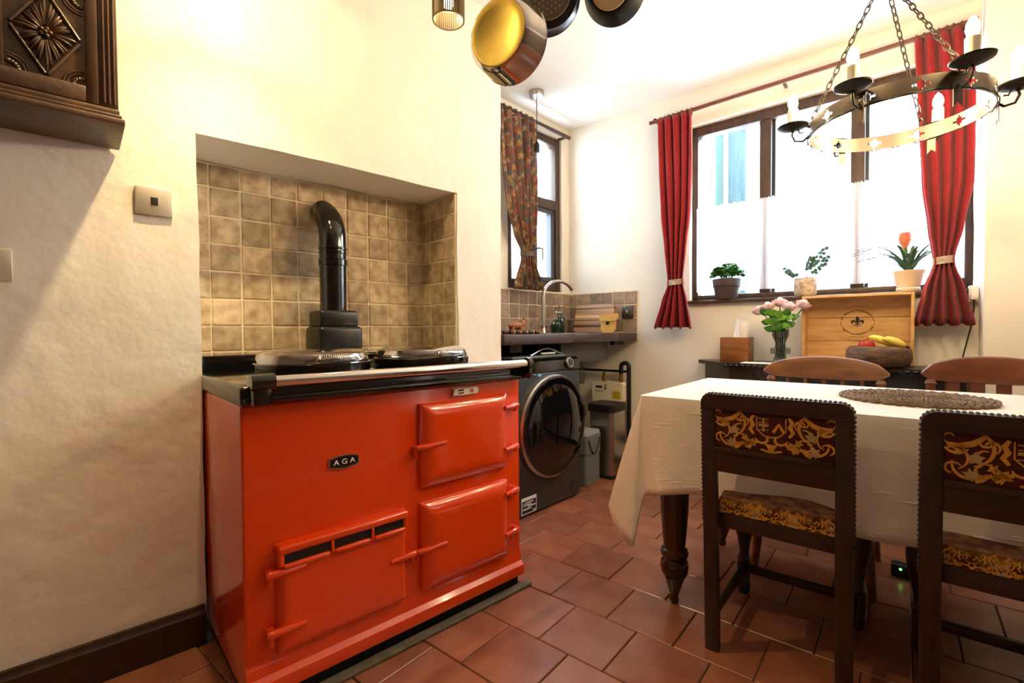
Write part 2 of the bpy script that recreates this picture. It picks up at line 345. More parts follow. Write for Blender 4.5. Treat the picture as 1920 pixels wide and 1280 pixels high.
# outside: neighbouring boarded wall and a weathered post
mb=MB()
o=struct('wall_outside',MB().box(-4.6,-4.45,1.2,4.6,0,2.6),M('white_boarding','#f3f2ef',.7))
for i in range(17): obj('board',MB().box(-4.45,-4.43,1.2,4.6,.02+.15*i,.16+.15*i,.004,1),MC['white_boarding'],o)
pm=MB().box(-1.165,-1.02,4.3,4.42,.0,3.4,.02); one('garden_pipe',MB().cyl((-1.225,4.28,0),(-1.225,4.28,3.4),.035),M('weathered_green','#24403c',.8),'pale blue-green pipe beside the post outside the window','pipe',AT,(-1.225,4.28,0)); one('garden_post',pm,M('weathered_blue','#1d2f42',.8,scale=7,col2='#2f4a48',stretch=(5,5,1)),'weathered blue-grey post standing outside the left window pane','post',AT,(-1.1,4.3,0))
# ================================================================ RANGE COOKER
XF=-1.362; YA0,YA1=.304,1.285
ck=thing('range_cooker','large glossy red enamel cast iron range cooker in tiled alcove','cooker',0,(-1.7,.795,0))
obj('body',MB().box(-2.06,XF,YA0,YA1,.05,.822,.008,3),RED,ck)
prof=[(0,.145),(.006,.135),(.009,.1),(.024,.088),(.026,.075),(.022,.05),(0,.05)]
obj('plinth',MB().prism(prof,YA0,YA1,lambda u,v,d:(XF-.004+u,d,v)),RED,ck)
obj('base_frame',MB().box(-2.04,XF-.005,YA0+.015,YA1-.01,0,.055),BLKM,ck)
tp=MB().box(-2.08,XF+.03,YA0-.006,YA1+.008,.822,.874,.01,3); tp.box(-2.08,-2.045,YA0,YA1,.87,.925,.006); tp.box(XF+.02,XF+.042,YA0,YA1+.006,.83,.845,.006)
obj('top_plate',tp,BLK,ck)
# rail
obj('towel_rail',MB().cyl((-1.298,.362,.886),(-1.298,1.262,.886),.0145,n=20),CHROME,ck,label='polished chrome towel rail')
for y,s in ((.312,1),(1.262,-1)):
    b=MB().cyl((-1.298,y,.886),(-1.298,y+(.056 if s>0 else .02),.886),.021,n=20)
    b.box(XF-.01,-1.288,y+.004,y+(.05 if s>0 else .03),.826,.882,.008); obj('rail_bracket',b,BLK,ck)
# hotplate lids
for cy in (.618,1.062):
    c=(-1.715,cy,0); L=obj('hotplate_lid',MB().lathe([(.188,.874),(.193,.88),(.194,.905),(.186,.909)],c,48),BLK,ck)
    obj('lid_dome',MB().lathe([(.187,.907),(.188,.914),(.180,.936),(.160,.949),(.12,.953),(.06,.954),(.0,.954)],c,48,cap=False),CHROME,L,label='polished chrome domed lid')
    hp=[]; m=MB()
    for q in range(9): t=-.32+.64*q/8; hp.append((c[0]+.205*math.cos(t),cy+.205*math.sin(t),.925-.012*abs(t)))
    m.tube(hp,.006,8)
    co=[]
    for q in range(241):
        t=-.27+.54*q/240; a=q/240*2*PI*17; rr=.205+.013*math.cos(a); co.append((c[0]+rr*math.cos(t),cy+rr*math.sin(t),.925+.013*math.sin(a)))
    m.tube(co,.0023,5); 
    for t in (-.33,.33): m.cyl((c[0]+.17*math.cos(t),cy+.17*math.sin(t),.92),(c[0]+.21*math.cos(t),cy+.21*math.sin(t),.922),.007)
    obj('coil_handle',m,CHROME,L)
# flue
FX,FY=-1.985,.80
m=MB().box(FX-.085,FX+.085,FY-.092,FY+.092,.90,1.035,.02,3); m.box(FX-.065,FX+.07,FY-.082,FY+.08,1.03,1.10,.014,3); m.lathe([(.075,.874),(.08,.89),(.07,.905)],(FX,FY,0),24)
obj('flue_box',m,M('cast_black','#0c0b0a',.32),ck)
pts=[(FX,FY,1.09),(FX,FY,1.2),(FX,FY,1.3),(FX,FY,1.40),(FX-.004,FY,1.44),(FX-.025,FY,1.475),(FX-.06,FY,1.505),(FX-.105,FY,1.53)]
m=MB().tube(pts,.054,28); obj('flue_pipe',m,BLK,ck)
m=MB()
for z,r,h in ((1.285,.0575,.03),(1.335,.0565,.012),(1.352,.0575,.012)): m.lathe([(r-.003,0),(r,.003),(r,h-.003),(r-.003,h)],(FX,FY,z),28)
obj('flue_collar',m,BLK,ck)
# doors
def pillow(y0,y1,z0,z1,h,w,n=26):
    def fn(u,v):
        def e(t):
            t=max(-1,min(1,t)); return t
        # concentrate samples near the borders
        uu=.5-.5*math.cos(PI*u); vv=.5-.5*math.cos(PI*v)
        y=y0+(y1-y0)*uu; z=z0+(z1-z0)*vv; d=min(y-y0,y1-y,z-z0,z1-z)
        t=min(1,d/w); hh=h*(.36+.64*(1-(1-t)**2)) if d>1e-6 else 0
        return (XF+hh,y,z)
    return MB().grid(fn,n,n)
def arm(y0,z0,y1,z1,r0,r1,x0,x1):
    return MB().tube([(x0,y0,z0),(x0+(x1-x0)*.1,y0+(y1-y0)*.08,z0+(z1-z0)*.08),((x0+x1)/2,(y0+y1)/2,(z0+z1)/2),(x1,y1,z1)],[r0*.7,r0,(r0+r1)/2,r1],10)
for (z0,z1,hz,hg,nm) in ((.492,.772,.636,(.722,.564),'oven_door'),(.148,.441,.294,(.394,.238),'oven_door')):
    d=obj(nm,pillow(.824,1.206,z0,z1,.034,.045),RED,ck,smooth=60)
    h=arm(.803,hz-.006,.912,hz,.011,.006,XF+.022,XF+.036); h.cyl((XF+.012,.808,hz-.035),(XF+.012,.808,hz),.008); obj('door_handle',h,RED,d)
    for z in hg:
        h=arm(1.258,z,1.178,z,.012,.007,XF+.02,XF+.036); h.cyl((XF+.014,1.25,z-.022),(XF+.014,1.25,z+.004),.009); h.box(XF-.002,XF+.02,1.24,1.262,z-.01,z+.008,.003); obj('hinge',h,RED,d)
d=obj('firebox_door',pillow(.378,.768,.148,.442,.026,.02),RED,ck,smooth=60)
m=MB().box(XF,XF+.036,.378,.768,.418,.442,.009,3); m.box(XF,XF+.033,.378,.396,.385,.43,.008,3); m.box(XF,XF+.033,.75,.768,.385,.43,.008,3)
for a,b in ((.392,.516),(.53,.638),(.652,.756)): m.box(XF,XF+.037,a,b,.378,.392,.006,3)
for y in (.523,.645): m.box(XF,XF+.036,y-.004,y+.004,.385,.42,.002,1)
obj('vent_frame',m,RED,d)
for a,b in ((.396,.519),(.527,.641),(.649,.75)): obj('vent_slot',MB().box(XF+.01,XF+.0275,a,b,.392,.419),BLKM,d)
for z in (.372,.214):
    h=arm(.35,z,.45,z+.002,.013,.006,XF+.024,XF+.03); h.cyl((XF+.016,.361,z-.034),(XF+.016,.361,z),.0085); h.box(XF-.002,XF+.022,.352,.372,z-.01,z+.01,.003); obj('hinge',h,RED,d)
h=arm(.796,.292,.705,.293,.012,.005,XF+.024,XF+.028); h.cyl((XF+.014,.79,.262),(XF+.014,.79,.29),.0085); obj('door_handle',h,RED,d)
# badge and thermometer
def lens(w,h,cut,n=10):
    p=[(-w*cut+2*w*cut*i/n, h*(.62+.38*math.cos(PI/2*(-1+2*i/n)))) for i in range(n+1)]
    return p+[(-x,-z) for x,z in p]
fnb=lambda u,v,d:(XF+d,.572+u,.63+v)
b=obj('badge',MB().prism(lens(.046,.0205,1),-.002,.005,fnb),CHROME,ck,label='small oval maker badge with chrome rim')
obj('badge_face',MB().prism(lens(.0425,.0175,1),.003,.0062,fnb),BLK,b)
obj('badge_lettering',textmb('A G A',.0215,lambda x,y,z:(XF+.0066+z,.572+x*1.15,.63+y),ext=.0006),PAPER,b)
tf=lambda u,v,d:(XF+d,1.017+u,.7945+v+d*.2)
t=obj('thermometer',MB().prism([(-.062,-.013),(.05,-.013),(.06,.002),(.05,.013),(-.055,.013)],-.001,.011,tf),CHROME,ck,label='chrome framed thermometer plaque')
obj('dial_face',MB().prism([(-.056,-.0105),(.048,-.0105),(.054,0),(.047,.0105),(-.051,.0105)],.01,.0117,tf),CREAM,t)
obj('dial_black_mark',MB().prism([(-.036,.002),(-.012,.002),(-.012,.008),(-.036,.008)],.011,.0121,tf).prism([(-.036,-.007),(-.012,-.007),(-.012,-.002),(-.036,-.002)],.011,.0121,tf),BLKM,t)
obj('dial_red_mark',MB().prism([(.014,-.006),(.032,-.006),(.032,.007),(.014,.007)],.011,.0121,tf),M('dial_red','#d9685a',.5),t)
# ================================================================ LEFT WALL THINGS
XC=-1.61
cb=thing('wall_cupboard','dark carved oak wall cupboard with rosette panel, hung on left wall','cupboard',0,(-1.72,-.2,1.55))
YC0,YC1=-.5,.092
obj('carcass',MB().box(XW+.012,XC-.02,YC0+.004,YC1,1.585,2.36),CUPB,cb)
m=MB().box(XW+.01,XC+.018,YC0-.02,YC1+.012,1.548,1.565,.004); m.box(XW+.012,XC+.012,YC0-.012,YC1+.006,1.565,1.575,.003); m.box(XW+.012,XC+.004,YC0-.006,YC1+.002,1.575,1.59,.003)
obj('base_moulding',m,CUPB,cb)
m=MB().box(XW+.01,XC+.03,YC0-.03,YC1+.025,2.36,2.4,.006); obj('cornice',m,CUPB,cb)
for a,b in ((YC0,YC0+.05),(YC1-.038,YC1)): 
    m=MB().box(XC-.03,XC,a,b,1.59,2.36,.003)
    for q in range(3): m.box(XC-.002,XC+.004,b-.03+q*.01,b-.025+q*.01,1.6,2.35,.0015,1)
    obj('corner_post',m,CUPB,cb)
dr=obj('door',MB().box(XC-.03,XC-.006,YC0+.052,YC1-.04,1.592,2.352),CUPB,cb)
py0,py1,pz0,pz1=-.115,.033,1.625,1.845
m=MB()
for yy in (-.355+.0,-.041): pass
# stiles and rails of the door in front of the recessed panels
for a,b,c,d in ((.03,.054,1.592,2.352),(YC0+.052,YC0+.09,1.592,2.352),(YC0+.09,.03,1.592,1.632),(YC0+.09,.03,2.31,2.352),(YC0+.09,.03,1.85,1.885),(-.125,-.112,1.632,2.31),(-.29,-.275,1.632,2.31)): m.box(XC-.008,XC+.002,a,b,c,d,.003)
obj('door_frame',m,CUPB,dr)
def carved(cy,cz,wy,wz):
    m=MB(); x=XC-.006
    for a,b in (((-1,0),(0,-1)),((0,-1),(1,0)),((1,0),(0,1)),((0,1),(-1,0))):
        m.tube([(x+.004,cy+a[0]*wy*.95+ (b[0]-a[0])*wy*.04,cz+a[1]*wz*.95+(b[1]-a[1])*wz*.04),(x+.004,cy+b[0]*wy*.95-(b[0]-a[0])*wy*.04,cz+b[1]*wz*.95-(b[1]-a[1])*wz*.04)],.0042,8)
    for k in range(28):
        t=2*PI*k/28; L=.86/(abs(math.cos(t))+abs(math.sin(t))*1.0)
        p=[]
        for q in range(6):
            s=.16+(L-.16)*q/5; bend=.10*math.sin(s*3)*(1 if k%2 else -1)*.4
            p.append((x+.002+.006*math.sin(PI*(q+.6)/6),cy+wy*s*math.cos(t+bend),cz+wz*s*math.sin(t+bend)))
        m.tube(p,[.0012,.0028,.0036,.0038,.0033,.0012],6)
    for k in range(5): 
        t=2*PI*k/5; m.ball((x+.006,cy+.0085*math.cos(t),cz+.0085*math.sin(t)),.0055,8,6)
    m.ball((x+.008,cy,cz),.005,8,6)
    for sy_ in (-1,1):
        for sz_ in (-1,1):
            oy,oz=cy+sy_*wy*1.02,cz+sz_*wz*1.0
            for rr in (.032,.038): m.tube([(x+.001,oy-sy_*rr*math.cos(t*PI/16),oz-sz_*rr*math.sin(t*PI/16)) for t in range(0,9)],.0028,6)
            for t in range(5):
                a=PI/2*(t+.5)/5; m.ball((x,oy-sy_*.02*math.cos(a),oz-sz_*.02*math.sin(a)),(.005,.006,.006),8,6)
    return m
for cy in (-.041,-.2,-.36): 
    obj('carved_panel',carved(cy,1.737,.066,.108),CUPB,dr); obj('carved_panel',carved(cy,2.09,.066,.16),CUPB,dr)
def plate(y,z,name,label):
    t=thing(name,label,'switch',0,(XW,y,z))
    obj('faceplate',MB().box(XW-.006,XW+.009,y-.046,y+.046,z-.043,z+.043,.003),M('satin_nickel','#e6dcc6',.3,metal=.65),t)
    r=obj('rocker',MB().box(XW+.008,XW+.012,y-.009,y+.009,z-.012,z+.012,.0015,1),BLKM,t); return t
plate(.184,1.415,'wall_switch','polished steel wall switch plate beside cooker alcove'); plate(-.168,1.192,'wall_socket','small metal wall plate at left edge below the cupboard')
# ================================================================ HANGING BAR LIGHT over the cooker (wood bar, caged shades)
LX=-1.5
bl=thing('bar_light','dark wooden hanging bar light with ribbed cylinder shades above cooker','lamp',0,(LX,.7,2.25))
obj('bar',MB().box(LX-.03,LX+.03,.1,1.04,2.275,2.32,.006),OAKH,bl)
for y in (.2,.95): obj('hanger',MB().cyl((LX,y,2.28),(LX,y,2.605),.006),BLKM,bl)
for y,zo,bm_ in ((1.06,.03,DIM),(.34,-.04,SPOTE)):
    sh=MB()
    for z in (2.155,2.22,2.30): sh.torus((LX,y,z+zo),.058,.003,n=28,m=6)
    for q in range(48): t=2*PI*q/48; sh.cyl((LX+.058*math.cos(t),y+.058*math.sin(t),2.155+zo),(LX+.058*math.cos(t),y+.058*math.sin(t),2.30+zo),.0031,n=5)
    s=obj('shade',sh,M('aged_brass','#6d5a34',.45,metal=.6),bl,label='ribbed brass cylinder shade')
    obj('lamp_holder',MB().cyl((LX,y,2.24+zo),(LX,y,max(2.31+zo,2.28)),.024),WHITEP,s)
    obj('bulb',MB().ball((LX,y,2.222+zo),(.02,.02,.026),14,10),bm_,s)
# unseen downlight added to brighten the alcove and cooker front
t=thing('added_downlight','unseen round ceiling downlight added to light the range cooker','lamp',0,(-.7,-.05,ZC-.03)); obj('housing',MB().lathe([(.045,ZC),(.045,ZC-.03),(.032,ZC-.035),(.03,ZC-.01)],(-.7,-.05,0),24,cap=False),STEEL,t); obj('bulb',MB().lathe([(.028,ZC-.02),(.02,ZC-.03),(0,ZC-.034)],(-.7,-.05,0),16,cap=False),DOWNE,t)
# ================================================================ PANS on a ceiling rack
rk=thing('pot_rack','black iron ceiling rack that the pans hang from','rack',0,(-.8,1.0,2.3))
ra,rb=Vector((-1.15,.62,2.3)),Vector((-.45,1.4,2.3)); obj('bar',MB().cyl(ra,rb,.01),IRON,rk)
for p in (ra.lerp(rb,.05),ra.lerp(rb,.95)): obj('drop_rod',MB().cyl(p,p+Vector((0,0,.31)),.007),IRON,rk)
def pan(name,label,c,n,prof,base,bodym,basem,hook,dots=False,logo=False):
    """c = centre of base, n = way the base faces; prof = (radius, depth behind base); hangs by its handle from the rack"""
    n=Vector(n).normalized(); c=Vector(c); t=thing(name,label,'pan',0,c)
    obj('body',MB().lathe([(r,d) for r,d in prof]+[(r-.003,d) for r,d in reversed(prof[1:])]+[(0,prof[0][1]+.004)],c,40,-n,cap=False),bodym,t,smooth=50)
    b=obj('base',MB().lathe([(base,0),(base-.002,.0035),(base*.78,.004),(base*.76,.003),(0,.003)],c,40,n,cap=False),basem,t)
    if dots:
        m=MB(); a=n.orthogonal().normalized(); e=n.cross(a)
        for i in range(-6,7):
            for j in range(-6,7):
                x=(i+(j%2)*.5)*.0125; y=j*.0108
                if x*x+y*y<(base*.72)**2: m.lathe([(.0032,0),(.0032,.004),(.002,.0045)],c+a*x+e*y,6,n)
        obj('base_dots',m,M('dot_grey','#b8b0a0',.4,metal=.5),b)
    rim=prof[-1]; up_=Vector((0,0,1)); upn=(up_-n*up_.dot(n)).normalized(); st=c-n*(rim[1]-.012)+upn*(rim[0]-.004)
    en=Vector(hook)-Vector((0,0,.03)); h=MB().tube([st,st.lerp(en,.15)-n*.01,st.lerp(en,.5),en],[.012,.009,.010,.009],10); h.torus(en+Vector((0,0,.012)),.012,.004,axis=n); obj('handle',h,BLKM if bodym!=CHROME else STEEL,t)
    return t
def hook(p): 
    obj('hook',MB().tube([p+Vector((0,.0,.012)),p+Vector((.008,0,.008)),p+Vector((.008,0,-.02)),p+Vector((0,0,-.032)),p+Vector((-.008,0,-.022))],.0025,6),IRON,rk)
    return p-Vector((0,0,.02))
def camdir(l,f,u=0): return (rt*l+fw*f+up*u)
c1=Vector((-.957,.833,1.795)); c2=Vector((-.867,.928,1.898)); c3=Vector((-.757,1.052,1.909))
pan('saute_pan','steel saute pan with brass-coloured base, lowest of the hanging pans',c1,camdir(-.62,-1,-.12),[(.084,0),(.097,.012),(.103,.075),(.107,.078)],.083,CHROME,BRASSP,hook(ra.lerp(rb,.30)))
pan('frying_pan','black pan with dotted grey base hanging between the other pans',c2,camdir(-.02,-1,-.42),[(.066,0),(.082,.008),(.092,.06),(.094,.062)],.064,M('pan_black','#191a1e',.35,metal=.3),M('base_grey','#8f8877',.4,metal=.6),hook(ra.lerp(rb,.48)),True)
pan('saucepan','black pan with pale gold base hanging nearest the window',c3,camdir(-.45,-1,-.55),[(.052,0),(.066,.01),(.082,.06),(.084,.062)],.05,MC['pan_black'],M('pale_gold','#f7e6b4',.5,metal=.2),hook(ra.lerp(rb,.68)))
# ================================================================ SINK CORNER
CT=.99
f_=lambda x,y:fr(AS,x,y)[:2]
fl=fr(AT,-1.493,TY-.012); cr=fr(AT,-2.075,TY-.012)
poly=[f_(-1.70,1.735),(fl.x,fl.y),(cr.x,cr.y),f_(SXW+.012,1.735)]
# worktop with a cut-out for the basin: three boxes around it in the sink frame
wt=thing('worktop','dark wooden worktop over the washing machine','worktop',AS,(-2.0,2.4,CT-.055))
inv=lambda p:(p[0]*math.cos(AS)+p[1]*math.sin(AS),-p[0]*math.sin(AS)+p[1]*math.cos(AS))
ps=[inv(p) for p in poly]; bx=(-2.12,-1.80,2.33,2.86)
m=MB().box(SXW+.014,-1.70,1.735,bx[2],CT-.055,CT,.004); m.box(SXW+.014,bx[0],bx[2],bx[3],CT-.055,CT,.002); m.box(bx[1],-1.70,bx[2],bx[3],CT-.055,CT,.004)
m.prism([(-1.70,bx[3]),ps[1],ps[2],(SXW+.014,bx[3])],CT-.055,CT,lambda u,v,d:(u,v,d))
obj('board',m,COUNTER,wt); obj('bracket',MB().box(-1.80,-1.77,2.9,3.04,CT-.085,CT-.056),BLKM,wt)
obj('void_shade_panel',MB().box(SXW+.02,SXW+.04,1.74,2.36,.6,CT-.06),BLKM,wt)  # black sheet paints the shade in the gap under the worktop
sk=thing('sink_basin','grey steel sink basin hanging under the worktop','sink',AS,(-1.96,2.6,.8))
m=MB(); a,b,c,d=bx; zb=.805
m.box(a,b,c,d,zb,zb+.01,.004); m.box(a,a+.008,c,d,zb,CT+.001); m.box(b-.008,b,c,d,zb,CT+.001); m.box(a,b,c,c+.008,zb,CT+.001); m.box(a,b,d-.008,d,zb,CT+.001)
obj('bowl',m,M('basin_grey','#4a4844',.45),sk)
m=MB(); e=.018
m.box(a-e,b+e,c-e,c,CT,CT+.004); m.box(a-e,b+e,d,d+e,CT,CT+.004); m.box(a-e,a,c,d,CT,CT+.004); m.box(b,b+e,c,d,CT,CT+.004); obj('rim',m,CHROME,sk)
m=MB().cyl((-1.93,2.72,.806),(-1.93,2.72,.74),.03); m.lathe([(.024,.64),(.034,.65),(.034,.71),(.026,.72),(.024,.75)],(-1.93,2.72,0),20); obj('trap',m,MIX('trap_plastic','glass','#c9c9c4',0,.1),sk)
obj('waste_hose',MB().tube([(-1.95,2.68,.76),(-1.96,2.62,.77),(-1.97,2.53,.74),(-1.97,2.50,.66),(-1.97,2.53,.58),(-1.97,2.56,.42)],.03,12),GREYP,sk)
tp=thing('kitchen_tap','brushed steel swan-neck tap beside the soap bottles','tap',AS,(-2.16,2.6,CT))
m=MB(); A=[(-2.16,2.6,CT),(-2.16,2.6,1.1),(-2.16,2.602,1.24)]+[(-2.16+.03*(1-math.cos(t)),2.745-.143*math.cos(t),1.25+.118*math.sin(t)) for t in [PI*k/12 for k in range(0,11)]]
m.tube(A,[.019,.016]+[.0125]*(len(A)-2),14); obj('spout',m,STEEL,tp)
m=MB().lathe([(.026,0),(.024,.012),(.019,.03),(.018,.05)],(-2.16,2.6,CT),20); obj('base_collar',m,STEEL,tp)
for s in (-1,1): obj('lever',MB().tube([(-2.15,2.6+s*.02,CT+.05),(-2.14,2.6+s*.055,CT+.055),(-2.14,2.6+s*.06,CT+.13)],[.01,.008,.005],8),STEEL,tp)
def bottle(name,label,x,y,r,h,neck,mat):
    t=thing(name,label,'bottle',AS,(x,y,CT))
    obj('body',MB().lathe([(r*.9,.004),(r,.012),(r,h*.75),(r*.7,h*.92),(neck,h),(neck,h+.012)],(x,y,CT),24),mat,t)
    m=MB().cyl((x,y,CT+h+.01),(x,y,CT+h+.03),neck*1.2); m.cyl((x,y,CT+h+.03),(x,y,CT+h+.06),.004); m.box(x-.012,x+.012,y-.014,y+.014,CT+h+.055,CT+h+.07,.004); m.cyl((x,y,CT+h+.063),(x+.02,y+.035,CT+h+.058),.004); obj('pump',m,CHROME,t)
GB=M('green_glass','#20392c',.12,coat=.4)
bottle('soap_bottle','squat dark green soap bottle with chrome pump, next to the tap',-2.10,2.665,.038,.085,.012,GB); bottle('soap_dispenser','taller dark green soap dispenser against the chopping board',-2.13,2.765,.032,.135,.012,GB)
STR=M('striped_board','#deb080',.4,scale=4,col2='#4c2816',stretch=(.15,.5,7),contrast=.55,detail=1)
def rbox(x0,x1,z0,z1,r,n=6):
    p=[]
    for cx,cz,a0 in ((x1-r,z1-r,0),(x0+r,z1-r,90),(x0+r,z0+r,180),(x1-r,z0+r,270)):
        for k in range(n+1): t=R(a0+90*k/n); p.append((cx+r*math.cos(t),cz+r*math.sin(t)))
    return p
lean=lambda y0,k:(lambda u,v,d:(u,y0+d+(v-CT)*k,v))
m=MB().prism(rbox(-1.965,-1.64,CT+.006,1.208,.035),0,.02,lean(3.12,.28)); one('chopping_board',m,STR,'striped dark and light wood chopping board leaning on tiles','chopping board',AT,(-1.82,3.12,CT))
BAM=M('bamboo','#cfa052',.5,var=.15,scale=14,stretch=(1,1,5))
t=thing('bamboo_board','small bamboo board with rounded handle, in front of striped board','chopping board',AT,(-1.62,3.06,CT))
obj('board',MB().prism(rbox(-1.69,-1.575,CT+.004,1.09,.03),0,.015,lean(3.055,.12)),BAM,t); obj('handle_tab',MB().prism(rbox(-1.70,-1.56,1.075,1.13,.02),.0,.022,lean(3.046,.12)),BAM,t); obj('hanging_hole',MB().cyl((-1.635,3.054,1.06),(-1.635,3.075,1.06),.012),BLKM,t)
t=thing('tile_socket','dark wall socket on the sink tiles','socket',AT,(-1.57,TY-.02,1.13)); obj('faceplate',MB().box(-1.605,-1.52,TY-.026,TY-.014,1.095,1.185,.003),DSTEEL,t); obj('rocker',MB().box(-1.57,-1.555,TY-.034,TY-.026,1.13,1.155,.002),CHROME,t)
# carved wooden animal and trivet on the near end of the worktop
ANI=M('carved_tan_wood','#a5662c',.5,scale=20,col2='#6f3d16')
t=thing('trivet','low trivet of alternating light and dark wooden beads','trivet',AS,(-1.78,1.98,CT))
for i in range(4):
    for j in range(9): obj('bead',MB().ball((-1.83+i*.026,1.86+j*.026,CT+.012),.0125,8,6),ANI if (i+j)%2 else BLKM,t)
m=MB().ball((-1.82,1.95,CT+.05),(.022,.062,.022)); m.ball((-1.82,2.0,CT+.062),(.018,.026,.022)); m.tube([(-1.82,2.01,CT+.07),(-1.82,2.02,CT+.085),(-1.82,2.012,CT+.095)],[.01,.007,.002],6)
for dx,dy in ((-.012,-.035),(.012,-.035),(-.012,.035),(.012,.035)): m.cyl((-1.82+dx,1.95+dy,CT+.022),(-1.82+dx*.8,1.95+dy*.8,CT+.05),.007)
one('carved_animal',m,ANI,'small carved tan wooden animal standing on bead trivet','ornament',AS,(-1.82,1.95,CT+.02))
# ---------------------------------------------------------------- washing machine
WX,WY0,WY1=-1.695,1.787,2.387
wm=thing('washing_machine','graphite front-loading washing machine under the worktop','washing machine',AS,(-1.98,2.087,0))
obj('body',MB().box(WX-.575,WX,WY0,WY1,.012,.775,.01,3),GRAPH,wm)
m=MB().box(WX-.575,WX-.035,WY0,WY1,.775,.852,.008); obj('top_cover',m,GRAPH,wm)
obj('control_panel',MB().prism([(0,.78),(-.012,.838),(-.03,.852),(-.06,.852),(-.06,.776),(-.004,.776)],WY0+.003,WY1-.003,lambda u,v,d:(WX+.004+u,d,v)),GLOSSK,wm)
dl=obj('dial',MB().lathe([(.033,0),(.033,.012),(.028,.018),(0,.018)],(WX-.004,2.275,.818),28,(1,0,.25),cap=False),STEEL,wm); obj('dial_cap',MB().lathe([(.022,.012),(.022,.02),(0,.021)],(WX-.004,2.275,.818),24,(1,0,.25),cap=False),BLKM,dl)
dc=(WX,2.115,.47)
dd=obj('door',MB().lathe([(.292,-.005),(.292,.02),(.284,.03),(.276,.03)],dc,56,(1,0,0),cap=False),STEEL,wm,label='round chrome-rimmed porthole door')
obj('door_ring',MB().lathe([(.283,.02),(.275,.034),(.255,.038),(.2,.03)],dc,56,(1,0,0),cap=False),GLOSSK,dd); obj('door_glass',MB().lathe([(.24,.034),(.2,.046),(.12,.058),(.05,.062),(0,.062)],dc,56,(1,0,0),cap=False),GLOSSK,dd)
obj('door_grip',MB().tube([(WX+.04,2.33,.60),(WX+.045,2.365,.55),(WX+.045,2.372,.50),(WX+.04,2.362,.46)],[.004,.008,.008,.004],8),DSTEEL,dd)
fl_=lambda u,v,d:(WX+d,u,v)
lb=obj('energy_sticker',MB().prism([(1.85,.022),(1.972,.022),(1.972,.112),(1.85,.112)],-.001,.0012,fl_),PAPER,wm,label='black and white guarantee sticker')
obj('sticker_print',MB().prism([(1.855,.027),(1.967,.027),(1.967,.094),(1.855,.094)],.001,.0018,fl_),BLKM,lb)
m=MB().add([],[])
for u0,u1,v in ((1.885,1.945,.084),(1.885,1.93,.072),(1.9,1.962,.062),(1.86,1.93,.05),(1.94,1.964,.034)): m.prism([(u0,v-.003),(u1,v-.003),(u1,v+.003),(u0,v+.003)],.0015,.0024,fl_)
obj('sticker_lines',m,PAPER,lb); obj('sticker_number',textmb('10',.03,lambda x,y,z:(WX+.0022+z,1.871+x,.074+y),ext=.0003),PAPER,lb)
obj('filter_hatch',MB().tube([(WX+.002,2.33+.035*math.cos(t),.075+.035*math.sin(t)) for t in [PI*(.35+1.2*k/14) for k in range(15)]],.002,6),DSTEEL,wm)
for a in ((WX-.05,WY0+.06),(WX-.05,WY1-.06),(WX-.52,WY0+.06),(WX-.52,WY1-.06)): obj('foot',MB().cyl((a[0],a[1],0),(a[0],a[1],.014),.02),BLKM,wm)
obj('indicator',MB().box(WX+.0,WX+.0015,1.99,2.02,.757,.769),M('blue_sticker','#6fb6d6',.5),wm)
t=thing('serving_tray','dark tray with arched steel handle lying on washing machine','tray',AS,(-1.95,2.1,.852))
obj('tray_base',MB().box(-2.15,-1.76,1.86,2.33,.853,.866,.005),GREYP,t); obj('arched_handle',MB().tube([(-1.775,2.02+.29*k/16,.868+.038*math.sin(PI*k/16)**1.3) for k in range(17)],.006,8),STEEL,t)
obj('handle_bar',MB().box(-1.78,-1.765,2.11,2.24,.872,.882,.003),CREAM,t)
# bins
t=thing('pedal_bin','slim stainless steel pedal bin with black lid by the gas meter','bin',AT,(-1.57,2.99,0))
obj('body',MB().prism(rbox(-1.70,-1.505,2.88,3.09,.03),.02,.45,lambda u,v,d:(u,v,d)),STEEL,t); obj('base_ring',MB().prism(rbox(-1.705,-1.5,2.875,3.095,.032),0,.022,lambda u,v,d:(u,v,d)),BLKM,t)
obj('lid',MB().prism(rbox(-1.706,-1.499,2.874,3.096,.034),.45,.50,lambda u,v,d:(u,v,d)),BLKM,t); obj('pedal',MB().box(-1.50,-1.455,2.93,2.985,.018,.028,.004),CHROME,t)
t=thing('small_bin','small grey plastic swing bin next to washing machine','bin',AT,(-1.66,2.76,0))
obj('body',MB().prism(rbox(-1.735,-1.567,2.645,2.83,.02),.004,.2,lambda u,v,d:(u,v,d)),GREYP,t); obj('upper',MB().prism(rbox(-1.74,-1.562,2.64,2.835,.022),.205,.325,lambda u,v,d:(u,v,d)),GREYP,t); obj('lid',MB().prism(rbox(-1.735,-1.567,2.645,2.83,.022),.325,.345,lambda u,v,d:(u,v,d)),M('pale_grey','#a9aeae',.4),t)
obj('bail',MB().tube([(-1.558,2.66+.15*k/10,.30-.1*math.sin(PI*k/10)) for k in range(11)],.004,6),BLKM,t)
